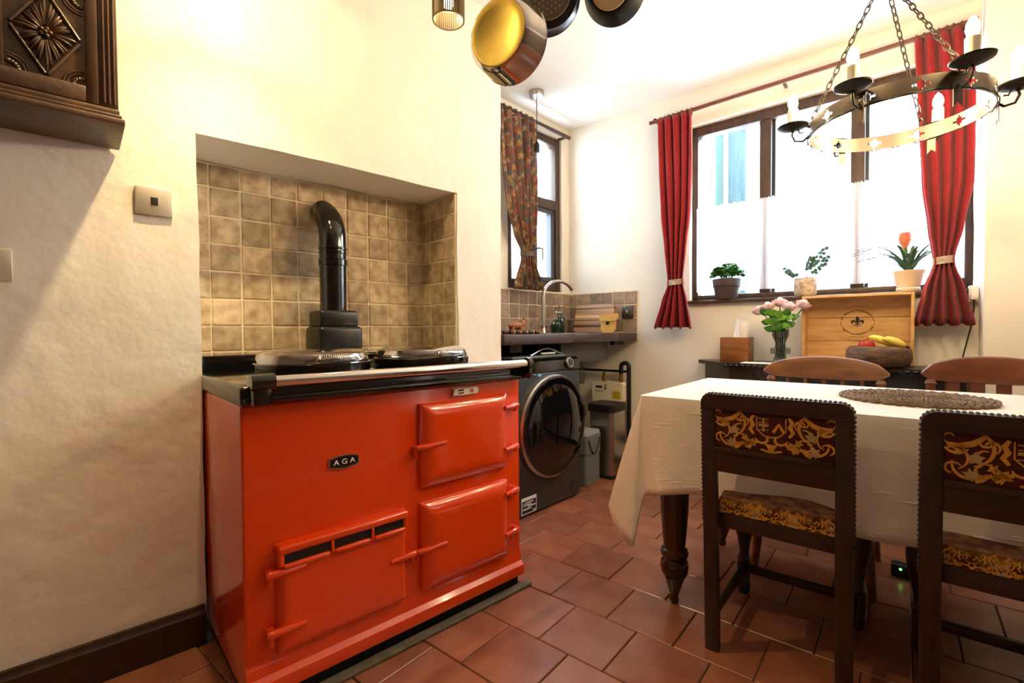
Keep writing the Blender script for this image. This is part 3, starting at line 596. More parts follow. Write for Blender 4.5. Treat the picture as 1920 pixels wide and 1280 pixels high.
# gas meter + pipes
t=thing('gas_meter','cream gas meter box with yellow sticker under the sink','meter',AT,(-1.66,3.14,.48))
obj('case',MB().prism(rbox(-1.786,-1.536,.488,.632,.018),3.10,3.2,lambda u,v,d:(u,d,v)),CREAM,t)
fm=lambda u,v,d:(u,3.10-d,v)
obj('display',MB().prism([(-1.755,.588),(-1.70,.588),(-1.70,.602),(-1.755,.602)],-.001,.002,fm),BLKM,t)
obj('red_button',MB().lathe([(.008,0),(.007,.003)],(-1.675,3.10,.608),12,(0,-1,0)),M('button_red','#b5533c',.5),t); obj('black_button',MB().lathe([(.008,0),(.007,.003)],(-1.675,3.10,.585),12,(0,-1,0)),BLKM,t)
obj('yellow_sticker',MB().prism([(-1.618,.515),(-1.555,.515),(-1.555,.57),(-1.618,.57)],-.001,.0015,fm),M('sticker_yellow','#cdb316',.5),t)
for z in (.568,.558): obj('small_print',MB().prism([(-1.757,z-.002),(-1.695,z-.002),(-1.695,z+.001),(-1.757,z+.001)],-.001,.0012,fm),GREYP,t)
for x in (-1.71,-1.575): obj('union',MB().cyl((x,3.15,.63),(x,3.15,.70),.014).cyl((x,3.15,.645),(x,3.15,.665),.02,n=6),M('brass_fitting','#a58a4a',.35,metal=.9),t)
one('gas_pipe',MB().tube([(-1.575,3.15,.695),(-1.575,3.15,.74),(-1.57,3.152,.762),(-1.55,3.155,.772),(-1.535,3.158,.772),(-1.522,3.16,.76),(-1.52,3.162,.74),(-1.52,3.165,.35),(-1.52,3.165,.01)],.016,12),BLKM,'black bent gas pipe rising beside the meter','pipe',AT,(-1.52,3.165,0))
one('feed_pipe',MB().cyl((-1.95,3.2,.707),(-1.54,3.2,.707),.009),BLKM,'thin black horizontal pipe behind meter','pipe',AT,(-1.75,3.2,.7))
for z,l in ((.235,'upper of two low black pipes along the wall'),(.203,'lower of two low black pipes along the wall')): one('low_pipe',MB().cyl((-2.0,3.23,z),(-1.3,3.23,z),.009),BLKM,l,'pipe',AT,(-1.6,3.23,z),'low wall pipes')
one('waste_pipe',MB().cyl((-1.565,3.205,.0),(-1.565,3.205,.47),.026),WHITEP,'white upright waste pipe behind the pedal bin','pipe',AT,(-1.565,3.205,0))
# pendant bulb
px_,py_=-2.24,2.29
t=thing('pendant_light','bare bulb on twisted cord hanging by the sink window','lamp',0,(px_,py_,2.2))
obj('ceiling_rose',MB().lathe([(.05,2.6),(.05,2.575),(.044,2.565),(0,2.563)],(px_,py_,0),28,cap=False),STEEL,t)
obj('cord',MB().tube([(px_+.002*math.cos(k),py_+.002*math.sin(k),2.565-.30*k/40) for k in range(41)],.003,6),BLKM,t)
obj('lamp_holder',MB().lathe([(.006,2.27),(.012,2.262),(.019,2.245),(.02,2.205),(.017,2.2)],(px_,py_,0),18),BLKM,t)
obj('bulb',MB().lathe([(.013,2.2),(.016,2.185),(.028,2.155),(.03,2.14),(.024,2.118),(.0,2.108)],(px_,py_,0),20,cap=False),MIX('bulb_glass','glass','#eef2f6',0,.02),t)
# ================================================================ CURTAINS
def drape(spec,nfold,ax0,amp,n=120,m=40):
    """spec: list of (z,left,right,depth) top to bottom; cloth in the plane (u, ax0) with folds of given amplitude"""
    def at_(v):
        z=spec[0][0]+(spec[-1][0]-spec[0][0])*v
        for a,b in zip(spec,spec[1:]):
            if a[0]>=z>=b[0]-1e-6:
                t=(a[0]-z)/(a[0]-b[0]); t=t*t*(3-2*t)*.5+t*.5; return z,a[1]+(b[1]-a[1])*t,a[2]+(b[2]-a[2])*t,a[3]+(b[3]-a[3])*t
        return spec[-1]
    def fn(u,v):
        z,l,r,d=at_(v); ph=2*PI*nfold*(u+.02*math.sin(5*v+u*6))
        w=math.sin(ph)+.3*math.sin(2*ph+1+3*v); return (l+(r-l)*(u+.012*math.sin(ph*2)),ax0-d*amp*w,z-.006*math.cos(ph)*(1 if v>.98 else 0))
    return MB().grid(fn,n,m)
def solid(o,t=.004):
    md=o.modifiers.new('thickness','SOLIDIFY'); md.thickness=t; md.offset=0; return o
YCN=3.15
rod=thing('curtain_rod','long dark wooden curtain rod above the wide window','curtain rod',AT,(-.5,3.17,2.45))
obj('pole',MB().cyl((-1.365,3.17,2.436),(.262,3.17,2.468),.0125),M('rod_wood','#6a3a24',.4),rod)
for x in (-1.33,-.55,.24): obj('bracket',MB().box(x-.008,x+.008,3.165,TY+.006,2.44,2.458,.002),MAHOG,rod)
TIE=M('tie_band','#c9b79b',.7,scale=40,col2='#8e7f70')
RINGM=M('ring_brass','#6a4a2c',.4,metal=.4)
def red_curtain(label,spec,zt,xs,waist):
    t=thing('red_curtain',label,'curtain',AT,((xs[0]+xs[1])/2,YCN,1.0))
    solid(obj('drape',drape(spec,4.4,YCN,.03),REDC,t,smooth=70),.005)
    for k in range(8):
        x=xs[0]+(xs[1]-xs[0])*(k+.3)/7.6; rz=2.436+(x+1.365)/1.627*.032
        obj('ring',MB().torus((x,3.17,rz-.008),.023,.0035,(1,.25*math.sin(k*2.1),0),20,6),RINGM,t)
    z,a,b=waist; c=(a+b)/2; w=(b-a)/2+.004
    obj('tieback',MB().grid(lambda u,v:(c+w*math.cos(2*PI*u),YCN-.001+.032*math.sin(2*PI*u),z-.018+.036*v+.004*math.cos(2*PI*u)),32,3),TIE,t); return t
red_curtain('red woven curtain tied back at left of wide window',[(2.43,-1.297,-1.07,.8),(2.38,-1.292,-1.066,1),(2.1,-1.285,-1.066,1),(1.78,-1.273,-1.074,.9),(1.55,-1.25,-1.10,.8),(1.33,-1.228,-1.122,.75),(1.30,-1.23,-1.118,.75),(1.2,-1.27,-1.09,1.1),(1.02,-1.322,-1.06,1.4)],2.43,(-1.295,-1.07),(1.325,-1.23,-1.12))
red_curtain('red woven curtain tied back at right beside the pier',[(2.45,.032,.235,.8),(2.38,.034,.245,1),(2.1,.045,.255,1),(1.72,.064,.254,.95),(1.5,.09,.22,.8),(1.345,.112,.186,.75),(1.31,.11,.19,.75),(1.2,.075,.225,1.2),(1.025,.044,.262,1.5)],2.45,(.03,.24),(1.34,.112,.187))
# net cafe curtains on a wire, bunched at the mullions
for (x0,x1,l) in ((-1.085,-.655,'white net cafe curtain in the left window light'),(-.69,-.19,'white net cafe curtain in the middle window light'),(-.225,.235,'white net cafe curtain in the right window light')):
    def fn(u,v,x0=x0,x1=x1):
        g=u-.105*math.sin(2*PI*u); ph=2*PI*17*u
        return (x0+(x1-x0)*g,3.292-.008*math.sin(ph)*(.6+.4*v),1.825-.565*v+.004*math.cos(ph)*(v<.02))
    t=thing('net_curtain',l,'net curtain',AT,((x0+x1)/2,3.29,1.25),'cafe nets')
    obj('net',MB().grid(fn,150,8),NET,t,smooth=70); obj('wire',MB().cyl((x0,3.292,1.817),(x1,3.292,1.817),.0025,n=6),WHITEP,t)
# floral tapestry curtain at the sink window
FLO=M('floral_tapestry','#7b4a3a',.9,scale=34,col2='#4f5348',bump=.3,bscale=200,bdist=.002,detail=3,contrast=.4)
nt=FLO.node_tree; N=nt.nodes; L=nt.links; b=N['Principled BSDF']; src=b.inputs['Base Color'].links[0].from_socket
vo=N.new('ShaderNodeTexVoronoi'); vo.inputs['Scale'].default_value=24; tcn=N.new('ShaderNodeTexCoord'); nz=N.new('ShaderNodeTexNoise'); nz.inputs['Scale'].default_value=45; L.new(tcn.outputs['Object'],nz.inputs['Vector']); ad=N.new('ShaderNodeMixRGB'); ad.blend_type='ADD'; ad.inputs[0].default_value=.06; L.new(tcn.outputs['Object'],ad.inputs[1]); L.new(nz.outputs['Color'],ad.inputs[2]); L.new(ad.outputs[0],vo.inputs['Vector'])
rp=N.new('ShaderNodeValToRGB'); rp.color_ramp.elements[0].position=.2; rp.color_ramp.elements[1].position=.62; rp.color_ramp.elements[0].color=(1,1,1,1); rp.color_ramp.elements[1].color=(0,0,0,1); L.new(vo.outputs['Distance'],rp.inputs[0])
r2=N.new('ShaderNodeValToRGB'); r2.color_ramp.interpolation='CONSTANT'; e=r2.color_ramp.elements; e[0].color=(*lin('#b08a55'),1); e[1].position=.3; e[1].color=(*lin('#8f3f38'),1)
for p,c in ((.5,'#a9a07e'),(.7,'#58616b'),(.85,'#a85f48')): q=e.new(p); q.color=(*lin(c),1)
sep=N.new('ShaderNodeSeparateColor'); L.new(vo.outputs['Color'],sep.inputs[0]); L.new(sep.outputs[0],r2.inputs[0])
mx=N.new('ShaderNodeMixRGB'); L.new(rp.outputs[0],mx.inputs[0]); L.new(src,mx.inputs[1]); L.new(r2.outputs[0],mx.inputs[2]); L.new(mx.outputs[0],b.inputs['Base Color'])
rod2=thing('sink_curtain_rod','dark wooden curtain rod above the small sink window','curtain rod',AS,(-2.22,2.6,2.52)); obj('pole',MB().cyl((-2.22,2.1,2.495),(-2.22,3.0,2.495),.014),FRAMEW,rod2)
for y in (2.18,2.97): obj('bracket',MB().box(SXW-.006,-2.215,y-.008,y+.008,2.487,2.505,.002),FRAMEW,rod2)
t=thing('floral_curtain','floral tapestry curtain tied back at the small sink window','curtain',AS,(-2.2,2.55,1.3))
spec=[(2.47,2.21,2.555,.8),(2.3,2.21,2.565,1),(2.06,2.23,2.568,1),(1.85,2.27,2.56,1),(1.68,2.335,2.548,.95),(1.56,2.425,2.52,.8),(1.52,2.425,2.525,.8),(1.30,2.355,2.61,1.2)]
m=drape(spec,4.3,0,.03); m.map(lambda v:(-2.2-v.y,v.x,v.z)); solid(obj('drape',m,FLO,t,smooth=70),.005)
obj('tieback',MB().grid(lambda u,v:(-2.2+.036*math.cos(2*PI*u),2.474+.056*math.sin(2*PI*u),1.525+.035*v),28,2),FLO,t)
for k in range(7): y=2.215+.33*k/6; obj('ring',MB().torus((-2.22,y,2.488),.024,.0035,(.2*math.sin(k*2),1,0),20,6),RINGM,t)
# ================================================================ SIDEBOARD and what stands on it
SZ=.815
sb=thing('sideboard','low ebonised sideboard with rope-carved edge under the window','sideboard',AT,(-.4,3.05,0))
top=[(-1.03,TY-.012),(-1.03,3.16),(-.80,2.90),(.24,2.90),(.26,3.0),(.26,TY-.012)]
obj('top',MB().prism(top,SZ-.022,SZ,lambda u,v,d:(u,v,d)),EBONY,sb)
bod=[(-.99,TY-.015),(-.99,3.17),(-.78,2.93),(.22,2.93),(.24,TY-.015)]
obj('carcass',MB().prism(bod,.42,SZ-.022,lambda u,v,d:(u,v,d)),M('sideboard_black','#2b2320',.35,scale=8,col2='#1a1512'),sb)
m=MB()
for k in range(34): x=-.795+1.03*k/33; m.ball((x,2.902,SZ-.013),(.017,.011,.008),8,5)
obj('rope_moulding',m,EBONY,sb)
for x,y in ((-.96,3.2),(-.75,2.96),(.19,2.96),(.21,3.2)): obj('leg',MB().lathe([(.02,0),(.026,.05),(.018,.12),(.028,.25),(.02,.34),(.03,.43)],(x,y,0),14),EBONY,sb)
TB=M('tissue_box_wood','#9a5f2a',.45,scale=7,col2='#6b3c17',stretch=(1,4,5))
t=thing('tissue_box','brown wooden tissue box with white tissue','tissue box',AT,(-.785,3.1,SZ)); obj('box',MB().box(-.866,-.706,3.05,3.19,SZ,SZ+.146,.003),TB,t)
obj('tissue',MB().grid(lambda u,v:(-.81+.078*u+.02*v,3.12+.016*math.sin(9*u+2*v)*(.4+v),SZ+.135+.125*v*(1-.22*u)),14,10),PAPER,t,smooth=70)
one('paper_sheet',MB().box(-.72,-.56,2.93,3.04,SZ,SZ+.003),PAPER,'white paper sheet lying beside tissue box on sideboard','paper',AT,(-.64,2.98,SZ))
# vase with roses
VX,VY=-.54,3.06; SM=MIX('smoked_glass','glass','#ced4d2',0,.04)
one('glass_vase',MB().lathe([(.036,0),(.042,.006),(.03,.035),(.028,.05),(.05,.054),(.052,.07),(.05,.086),(.03,.09),(.026,.115),(.036,.14),(.044,.158),(.044,.19),(.041,.19),(.04,.16),(.024,.118),(.024,.06),(.03,.012),(0,.01)],(VX,VY,SZ),28,cap=False),SM,'smoked grey glass vase with stepped waist holding roses','vase',AT,(VX,VY,SZ),smooth=30)
PINK=M('rose_pink','#fdeeee',.7,col2='#eeb0c0',scale=55,contrast=.2)
rs=[(-.648,3.05,1.122,'leftmost'),(-.598,3.02,1.142,'second from left'),(-.545,3.07,1.166,'middle and highest'),(-.49,3.03,1.138,'second from right'),(-.428,3.07,1.15,'rightmost')]
for (x,y,z,l) in rs:
    t=thing('rose','pale pink rose, '+l+' of five in glass vase','rose',AT,(VX,VY,SZ+.02),'roses in the vase')
    sx_=VX+(x-VX)*.12; obj('stem',MB().tube([(sx_,VY,SZ+.03),(VX+(x-VX)*.25,VY,SZ+.18),(VX+(x-VX)*.7,VY+(y-VY)*.6,SZ+.27),(x,y,z-.02)],.003,6),LEAFD,t)
    d=Vector((x-VX,y-VY,.25)).normalized(); m=MB()
    m.ball((0,0,.002),(.02,.02,.022),10,8)
    for ring,(cnt,Rr,top_,fl_) in enumerate(((4,.020,2.5,0),(6,.026,2.1,.3),(8,.032,1.75,1))):
        for k in range(cnt):
            a=2*PI*k/cnt+ring*.5
            def pet(u,v,a=a,Rr=Rr,top_=top_,fl_=fl_,cnt=cnt):
                th=.35+(top_-.35)*v; w=(u-.5)*(2*PI/cnt)*1.7*math.sin(PI*(.12+.78*v))**.5; rr_=Rr*(1+.22*fl_*v*v)+.003*math.cos(u*PI*2)*v
                return (rr_*math.sin(th)*math.cos(a+w),rr_*math.sin(th)*math.sin(a+w),-rr_*math.cos(th)*.95)
            m.grid(pet,6,6)
    q=d.to_track_quat('Z','Y').to_matrix(); m.map(lambda v:q@v+Vector((x,y,z)))
    b=obj('bloom',m,PINK,t,smooth=80); m=MB()
    for k in range(5):
        a=2*PI*k/5; m.add([q@Vector(p)+Vector((x,y,z)) for p in ((.004*math.cos(a+1.57),.004*math.sin(a+1.57),-.022),(.004*math.cos(a-1.57),.004*math.sin(a-1.57),-.022),(.03*math.cos(a),.03*math.sin(a),-.012))],[(0,1,2)])
    obj('sepals',m,LEAF,b)
    m=MB()
    for k in range(5):
        f=.1+.14*k; p0=Vector((VX+(x-VX)*(.2+.5*f),VY-.012-.01*k,SZ+.185+.022*k)); a=random.uniform(-.5,1.1) if k%2 else random.uniform(2.0,3.6); L_=random.uniform(.05,.068)
        dd_=Vector((math.cos(a),random.uniform(-.5,.1),.35+.5*abs(math.sin(a)))).normalized(); ww_=Vector((-dd_.z,.25,dd_.x)).normalized()
        m.grid(lambda u,v:p0+dd_*L_*v+ww_*((u-.5)*.042*math.sin(PI*v**.75))+Vector((0,-.01*math.sin(PI*v),-.012*v*v)),4,6)
    obj('leaves',m,LEAFL if l[0] in 'ms' else LEAF,t,smooth=80)
# wine crate
CX0,CX1,CZ0,CZ1,CY=-.442,.043,.818,1.192,3.235
t=thing('wine_crate','shallow wooden wine crate stood on its side, black fleur-de-lis print','crate',AT,(-.2,3.2,SZ))
zs=[CZ0,.94,1.07,CZ1]
for a,b in zip(zs,zs[1:]): obj('plank',MB().box(CX0,CX1,CY-.012,CY-.002,a+.001,b-.001,.0015,1),CRATE,t)
for a in ((CX0,CX0+.014,CZ0,CZ1),(CX1-.014,CX1,CZ0,CZ1),(CX0+.014,CX1-.014,CZ1-.014,CZ1),(CX0+.014,CX1-.014,CZ0,CZ0+.014)): obj('side_board',MB().box(a[0],a[1],3.10,CY-.002,a[2],a[3],.002,1),CRATE,t)
INK=M('crate_ink','#2a2018',.8); INKL=M('faded_ink','#6e4f2a',.8)
cx,cz=-.195,1.045; fi=lambda u,v,d:(cx+u,CY-.0125-d,cz+v)
def blob(p): return [(x*.001,y*.001) for x,y in p]
m=MB().prism(blob([(0,34),(6,24),(9,14),(7,4),(3,-6),(2,-14),(3,-22),(0,-30),(-3,-22),(-2,-14),(-3,-6),(-7,4),(-9,14),(-6,24)]),0,.0008,fi)
for s in (-1,1): m.prism([(s*x,y) for x,y in blob([(4,-8),(8,6),(18,12),(28,8),(30,-2),(24,-10),(17,-12),(21,-4),(17,2),(11,-2)])],0,.0008,fi)
m.prism(blob([(-13,-9),(13,-9),(13,-14),(-13,-14)]),0,.0008,fi)
for x in (-12,12): m.prism(blob([(x-3,-22),(x+3,-22),(x+3,-17),(x-3,-17)]),0,.0008,fi)
obj('fleur_print',m,INK,t)
m=MB(); rr=random.Random(3)
for k in range(44):
    a=2*PI*k/44; r0=.068+.004*rr.random(); c=(r0*1.05*math.cos(a),r0*.92*math.sin(a)-.002); w=.0042+.003*rr.random(); h=.0018+.0035*rr.random()
    if -.5<math.sin(a)<.6 and k%3==0: continue
    ca,sa=math.cos(a+PI/2),math.sin(a+PI/2); m.prism([(c[0]+ca*p-sa*q,c[1]+sa*p+ca*q) for p,q in ((-w,-h),(w,-h*.4),(w*.7,h),(-w*.6,h*.6))],0,.0007,fi)
for row,(zz,wd_) in enumerate(((.086,.055),(-.083,.03),(-.1,.08))):
    n=int(wd_/.006)
    for k in range(-n,n+1):
        u=k*.006+rr.uniform(-.001,.001); zz2=zz-abs(u)**2*3*(1 if row==0 else -1); h=rr.uniform(.002,.005); m.prism([(u-.002,zz2-h),(u+.0005,zz2-h*.6),(u+.0025,zz2+h*.7),(u-.0005,zz2+h*.5)],0,.0007,fi)
obj('script_print',m,INKL,t)
# fruit bowl, fruit, small boxes
BX,BY=-.097,3.0
LOG=M('log_bark','#7d5f47',.8,scale=16,col2='#3d2a1e',bump=.6,bscale=30,bdist=.01,stretch=(1,1,3))
m=MB().lathe([(.09,0),(.125,.012),(.135,.05),(.132,.085),(.118,.102),(.10,.104),(.085,.09),(.05,.075),(0,.07)],(BX,BY,SZ),36,cap=False); m.map(lambda v:v+noise.noise_vector(v*16)*.006)
one('fruit_bowl',m,LOG,'rough turned log bowl on the sideboard holding fruit','bowl',AT,(BX,BY,SZ),smooth=60)
YEL=M('banana_yellow','#efd858',.45,var=.12,scale=14)
def banana(label,pts):
    t=thing('banana',label,'banana',AT,pts[0]); n=len(pts); obj('fruit',MB().tube(pts,[.006,.013,.0165,.017,.0155,.011,.005][:n],10),YEL,t,smooth=70); e=Vector(pts[-1]); d=(e-Vector(pts[-2])).normalized(); obj('stalk',MB().tube([e-d*.004,e+d*.016],[.0055,.0045],8),M('banana_tip','#3e3116',.7),t)
bz=SZ+.1
banana('yellow banana resting to the left in log bowl',[(BX-.035,BY-.02,bz+.052),(BX-.02,BY-.024,bz+.05),(BX+.0,BY-.026,bz+.043),(BX+.02,BY-.026,bz+.034),(BX+.04,BY-.024,bz+.024),(BX+.055,BY-.02,bz+.016),(BX+.064,BY-.018,bz+.012)])
banana('yellow banana lying to the right across log bowl',[(BX+.02,BY-.05,bz+.042),(BX+.035,BY-.054,bz+.043),(BX+.052,BY-.056,bz+.038),(BX+.07,BY-.056,bz+.030),(BX+.088,BY-.054,bz+.020),(BX+.1,BY-.05,bz+.012),(BX+.107,BY-.048,bz+.008)])
t=thing('apple','red apple under the bananas in log bowl','apple',AT,(BX-.045,BY-.02,bz-.02)); obj('fruit',MB().lathe([(0,-.028),(.015,-.03),(.034,-.012),(.037,.005),(.028,.024),(.012,.03),(0,.024)],(BX-.045,BY-.02,bz+.006),20,cap=False),M('apple_red','#c0392f',.3,var=.3,scale=18),t); obj('stalk',MB().cyl((BX-.045,BY-.02,bz+.03),(BX-.043,BY-.02,bz+.045),.0015),LEAFD,t)
t=thing('peach','orange-brown fruit at right of log bowl','fruit',AT,(BX+.07,BY+.01,bz-.02)); obj('fruit',MB().ball((BX+.07,BY+.01,bz+.008),(.036,.036,.033),16,10),M('peach_skin','#d0925a',.6,var=.2,scale=14),t)
t=thing('cheese_box','low pale box in front of wine crate','box',AT,(-.36,3.04,SZ)); obj('base',MB().box(-.42,-.29,3.0,3.08,SZ,SZ+.028,.003),M('pale_card','#d9c9ab',.7),t); obj('lid',MB().box(-.423,-.287,2.997,3.083,SZ+.024,SZ+.036,.002),PAPER,t)
# ================================================================ SILL PLANTS
SI=W1[2]+.002
def pot(name,label,x,y,prof,mat):
    t=thing(name,label,'potted plant',AT,(x,y,SI)); obj('pot',MB().lathe(prof+[(prof[-1][0]-.008,prof[-1][1]),(prof[-1][0]-.012,prof[-1][1]-.02),(0,prof[-1][1]-.022)],(x,y,SI),28,cap=False),mat,t); return t
P1=(-.886,3.262); t=pot('potted_herb','bushy green herb in dark brown pot on the window sill',*P1,[(0,0),(.062,0),(.066,.004),(.078,.08),(.082,.084),(.086,.128),(.084,.132)],M('brown_pot','#3b2b27',.55))
m=MB(); rr=random.Random(5)
for k in range(330):
    a=rr.uniform(0,2*PI); r_=.105*math.sqrt(rr.random()); h=.135+.095*(1-(r_/.12)**2)*rr.uniform(.35,1.1); c=Vector((P1[0]+r_*math.cos(a),P1[1]+r_*.55*math.sin(a),SI+h)); s_=rr.uniform(.012,.02)
    q=Vector((rr.uniform(-1,1),rr.uniform(-1,1),1.2)).normalized().to_track_quat('Z','Y').to_matrix()
    m.add([c+q@Vector(p)*s_ for p in ((-1,0,0),(-.4,-.7,.15),(.6,-.6,.1),(1.1,0,-.1),(.6,.6,.1),(-.4,.7,.15))],[(0,1,2,3,4,5)])
o=obj('foliage',m,LEAF,t,smooth=0); o['kind']='stuff'
m=MB()
for k in range(14): a=2*PI*k/14; m.tube([(P1[0]+.01*math.cos(a),P1[1]+.01*math.sin(a),SI+.1),(P1[0]+.05*math.cos(a),P1[1]+.03*math.sin(a),SI+.17)],.002,5)
obj('stems',m,LEAFD,t)
P2=(-.447,3.258); t=pot('eucalyptus_plant','thin eucalyptus sprigs in small mottled stone pot on sill',*P2,[(0,0),(.05,0),(.057,.01),(.06,.06),(.056,.105)],M('mottled_pot','#cbb9a6',.7,scale=45,col2='#9a8672',contrast=.4,bump=.4,bscale=60,bdist=.005))
for pts in (((0,0,.1),(.03,0,.16),(.06,-.005,.21),(.10,-.01,.27)),((0,0,.1),(.015,0,.15),(.02,.0,.19),(.035,0,.225)),((0,0,.1),(-.05,0,.12),(-.08,0,.135),(-.10,0,.165)),((0,0,.1),(.04,0,.13),(.085,0,.17),(.105,0,.22))):
    pts=[Vector((P2[0],P2[1],SI))+Vector(p) for p in pts]; b=obj('sprig',MB().tube(pts,.0018,5),LEAFD,t); m=MB()
    for k in range(1,7):
        f=.25+.75*k/6.3; i=min(2,int(f*3)); c=pts[i].lerp(pts[i+1],f*3-i)
        for s in (-1,1): m.lathe([(.0115,0),(.011,.001),(0,.0016)],c+Vector((s*.0095,rr.uniform(-.012,.004),rr.uniform(-.004,.008))),8,Vector((s*.5+rr.uniform(-.3,.3),-1,rr.uniform(-.2,.6))))
    obj('leaves',m,M('eucalyptus','#2f5a4c',.6,var=.3,scale=20),b)
P3=(.018,3.255); t=pot('bromeliad','arching bromeliad with orange flower in cream footed pot on sill',*P3,[(0,0),(.048,0),(.052,.012),(.047,.02),(.056,.045),(.063,.085),(.072,.098),(.074,.108)],M('cream_pot','#d9c3a6',.5,var=.08,scale=10))
for k in range(30):
    a=2*PI*k/30+rr.uniform(-.15,.15); Lh=rr.uniform(.15,.28); hh=rr.uniform(.06,.15); y_=.2 if math.sin(a)>0 else .9
    def lf(u,v,a=a,Lh=Lh,hh=hh,y_=y_):
        r_=.008+Lh*v*(.55+.45*v); w=(u-.5)*.018*(1-v**3); return (P3[0]+r_*math.cos(a)-w*math.sin(a),P3[1]+y_*.5*(r_*math.sin(a))+w*math.cos(a),SI+.1+hh*math.sin(min(v*1.9,2.4))*1.05-.02*v*v+abs(u-.5)*.006)
    obj('leaf',MB().grid(lf,2,9),LEAFD,t,smooth=80)
fl2=obj('flower_stem',MB().tube([(P3[0],P3[1],SI+.09),(P3[0]-.01,P3[1],SI+.2),(P3[0]-.016,P3[1],SI+.25)],[.007,.008,.009],8),LEAF,t); m=MB()
for k in range(7):
    a=2*PI*k/7
    m.grid(lambda u,v:(P3[0]-.016+(.006+.022*math.sin(v*2.3))*math.cos(a+(u-.5)*1.2),P3[1]+(.006+.02*math.sin(v*2.3))*math.sin(a+(u-.5)*1.2),SI+.22+.09*v),4,7)
obj('flower',m,M('bromeliad_orange','#d98a5e',.6,col2='#b4503c',scale=25),fl2,smooth=80)
# socket and lamp cord at the pier
t=thing('pier_socket','white wall socket below the right curtain with black cord','socket',AT,(.265,TY-.02,1.12)); obj('faceplate',MB().box(.245,.281,TY-.04,TY+.004,1.135,1.215,.004),WHITEP,t); obj('plug',MB().box(.25,.275,TY-.065,TY-.04,1.145,1.17,.004),WHITEP,t)
obj('cord',MB().tube([(.263,TY-.06,1.145),(.262,TY-.06,1.1),(.255,TY-.05,1.02),(.24,TY-.045,.94),(.228,TY-.04,.87),(.224,TY-.03,SZ+.004)],.003,6),BLKM,t)
# ================================================================ DINING TABLE
TX0,TX1,TY0,TY1,TZ=-.735,.95,1.632,2.408,.765
tb=thing('dining_table','mahogany dining table with turned legs under white cloth','table',AT,((TX0+TX1)/2,(TY0+TY1)/2,0))
obj('tabletop',MB().box(TX0,TX1,TY0,TY1,TZ-.028,TZ,.006),MAHOG,tb)
m=MB()
for a in ((TX0+.06,TX1-.06,TY0+.05,TY0+.07),(TX0+.06,TX1-.06,TY1-.07,TY1-.05),(TX0+.05,TX0+.07,TY0+.06,TY1-.06),(TX1-.07,TX1-.05,TY0+.06,TY1-.06)): m.box(a[0],a[1],a[2],a[3],TZ-.12,TZ-.028)
obj('apron',m,MAHOG,tb)
lp=[(.012,0),(.017,.012),(.014,.03),(.024,.06),(.036,.1),(.033,.108),(.047,.118),(.05,.14),(.047,.16),(.036,.172),(.047,.18),(.05,.19),(.046,.202),(.037,.207),(.042,.25),(.049,.35),(.052,.45),(.052,.6),(.05,.737)]
for x in (TX0+.09,TX1-.09):
    for y in (TY0+.085,TY1-.085): obj('leg',MB().lathe(lp,(x,y,0),28),MAHOG,tb)
# cloth: flat top, hem loft
def per(n):
    """perimeter of the top with matching hem points, walked from back-left round the left end, front, right end, back"""
    out=[]; x0,x1,y0,y1=TX0-.004,TX1+.004,TY0-.004,TY1+.004
    rr=lambda s,k:math.sin(s*k)
    for i in range(40):
        s=i/39*(y1-y0-.02); y=y1-s
        out.append(((x0,y),(x0-.03-.018*rr(s,15)-.05*(i/39)**3,y,.43+.015*rr(s,9)-.05*(i/39)**5)))
    cor=[((x0-.105,y0+.012),.385),((x0-.118,y0-.0),.37),((x0-.118,y0-.02),.345),((x0-.095,y0-.03),.30),((x0-.06,y0-.036),.255),((x0-.02,y0-.04),.225),((x0-.005,y0-.035),.235),((x0+.004,y0-.02),.32),((x0+.02,y0-.014),.40),((x0+.035,y0-.012),.418)]
    for i,(h,z) in enumerate(cor):
        t=i/(len(cor)-1); a=PI+PI/2*t; out.append(((x0+.012+.012*math.cos(a),y0+.012+.012*math.sin(a)),(h[0],h[1],z)))
    for i in range(1,100):
        s=i/99*(x1-x0-.03); x=x0+.014+s; k=min(1,s/.08)
        out.append(((x,y0),(x+.02*(1-k),y0-.018-.014*rr(s,22)*k-.010*rr(s,9)*k,.418+.03*min(1,s/.2)+.012*rr(s,7)*k)))
    for i in range(1,30): s=i/29*(y1-y0-.02); out.append(((x1,y0+s),(x1+.03,y0+s,.43)))
    for i in range(1,60): s=i/59*(x1-x0-.01); out.append(((x1-s,y1),(x1-s,y1+.015+.008*rr(s,20),.44)))
    return out
pp=per(0); n=len(pp); K=14; v=[]; f=[]
for (tp_,h) in pp:
    for k in range(K+1):
        t=k/K
        if k==0: v.append((tp_[0],tp_[1],TZ+.006)); continue
        tt=(t-1/K)/(1-1/K); e=tt**.92
        v.append((tp_[0]+(h[0]-tp_[0])*e+( -.004 if 0 else 0),tp_[1]+(h[1]-tp_[1])*e-(.003 if tp_[1]<TY0 else 0),TZ-.004+(h[2]-TZ+.004)*tt))
for i in range(n-1):
    for k in range(K): a=i*(K+1)+k; f.append((a,a+1,a+K+2,a+K+1))
f.append(tuple(i*(K+1) for i in range(n)))
tc_=thing('tablecloth','white slubbed linen tablecloth hanging over the dining table','tablecloth',AT,((TX0+TX1)/2,(TY0+TY1)/2,TZ))
cl=obj('cloth',MB().add(v,f),CLOTH,tc_,smooth=50); solid(cl,.0025)
m=MB(); rr=random.Random(11)
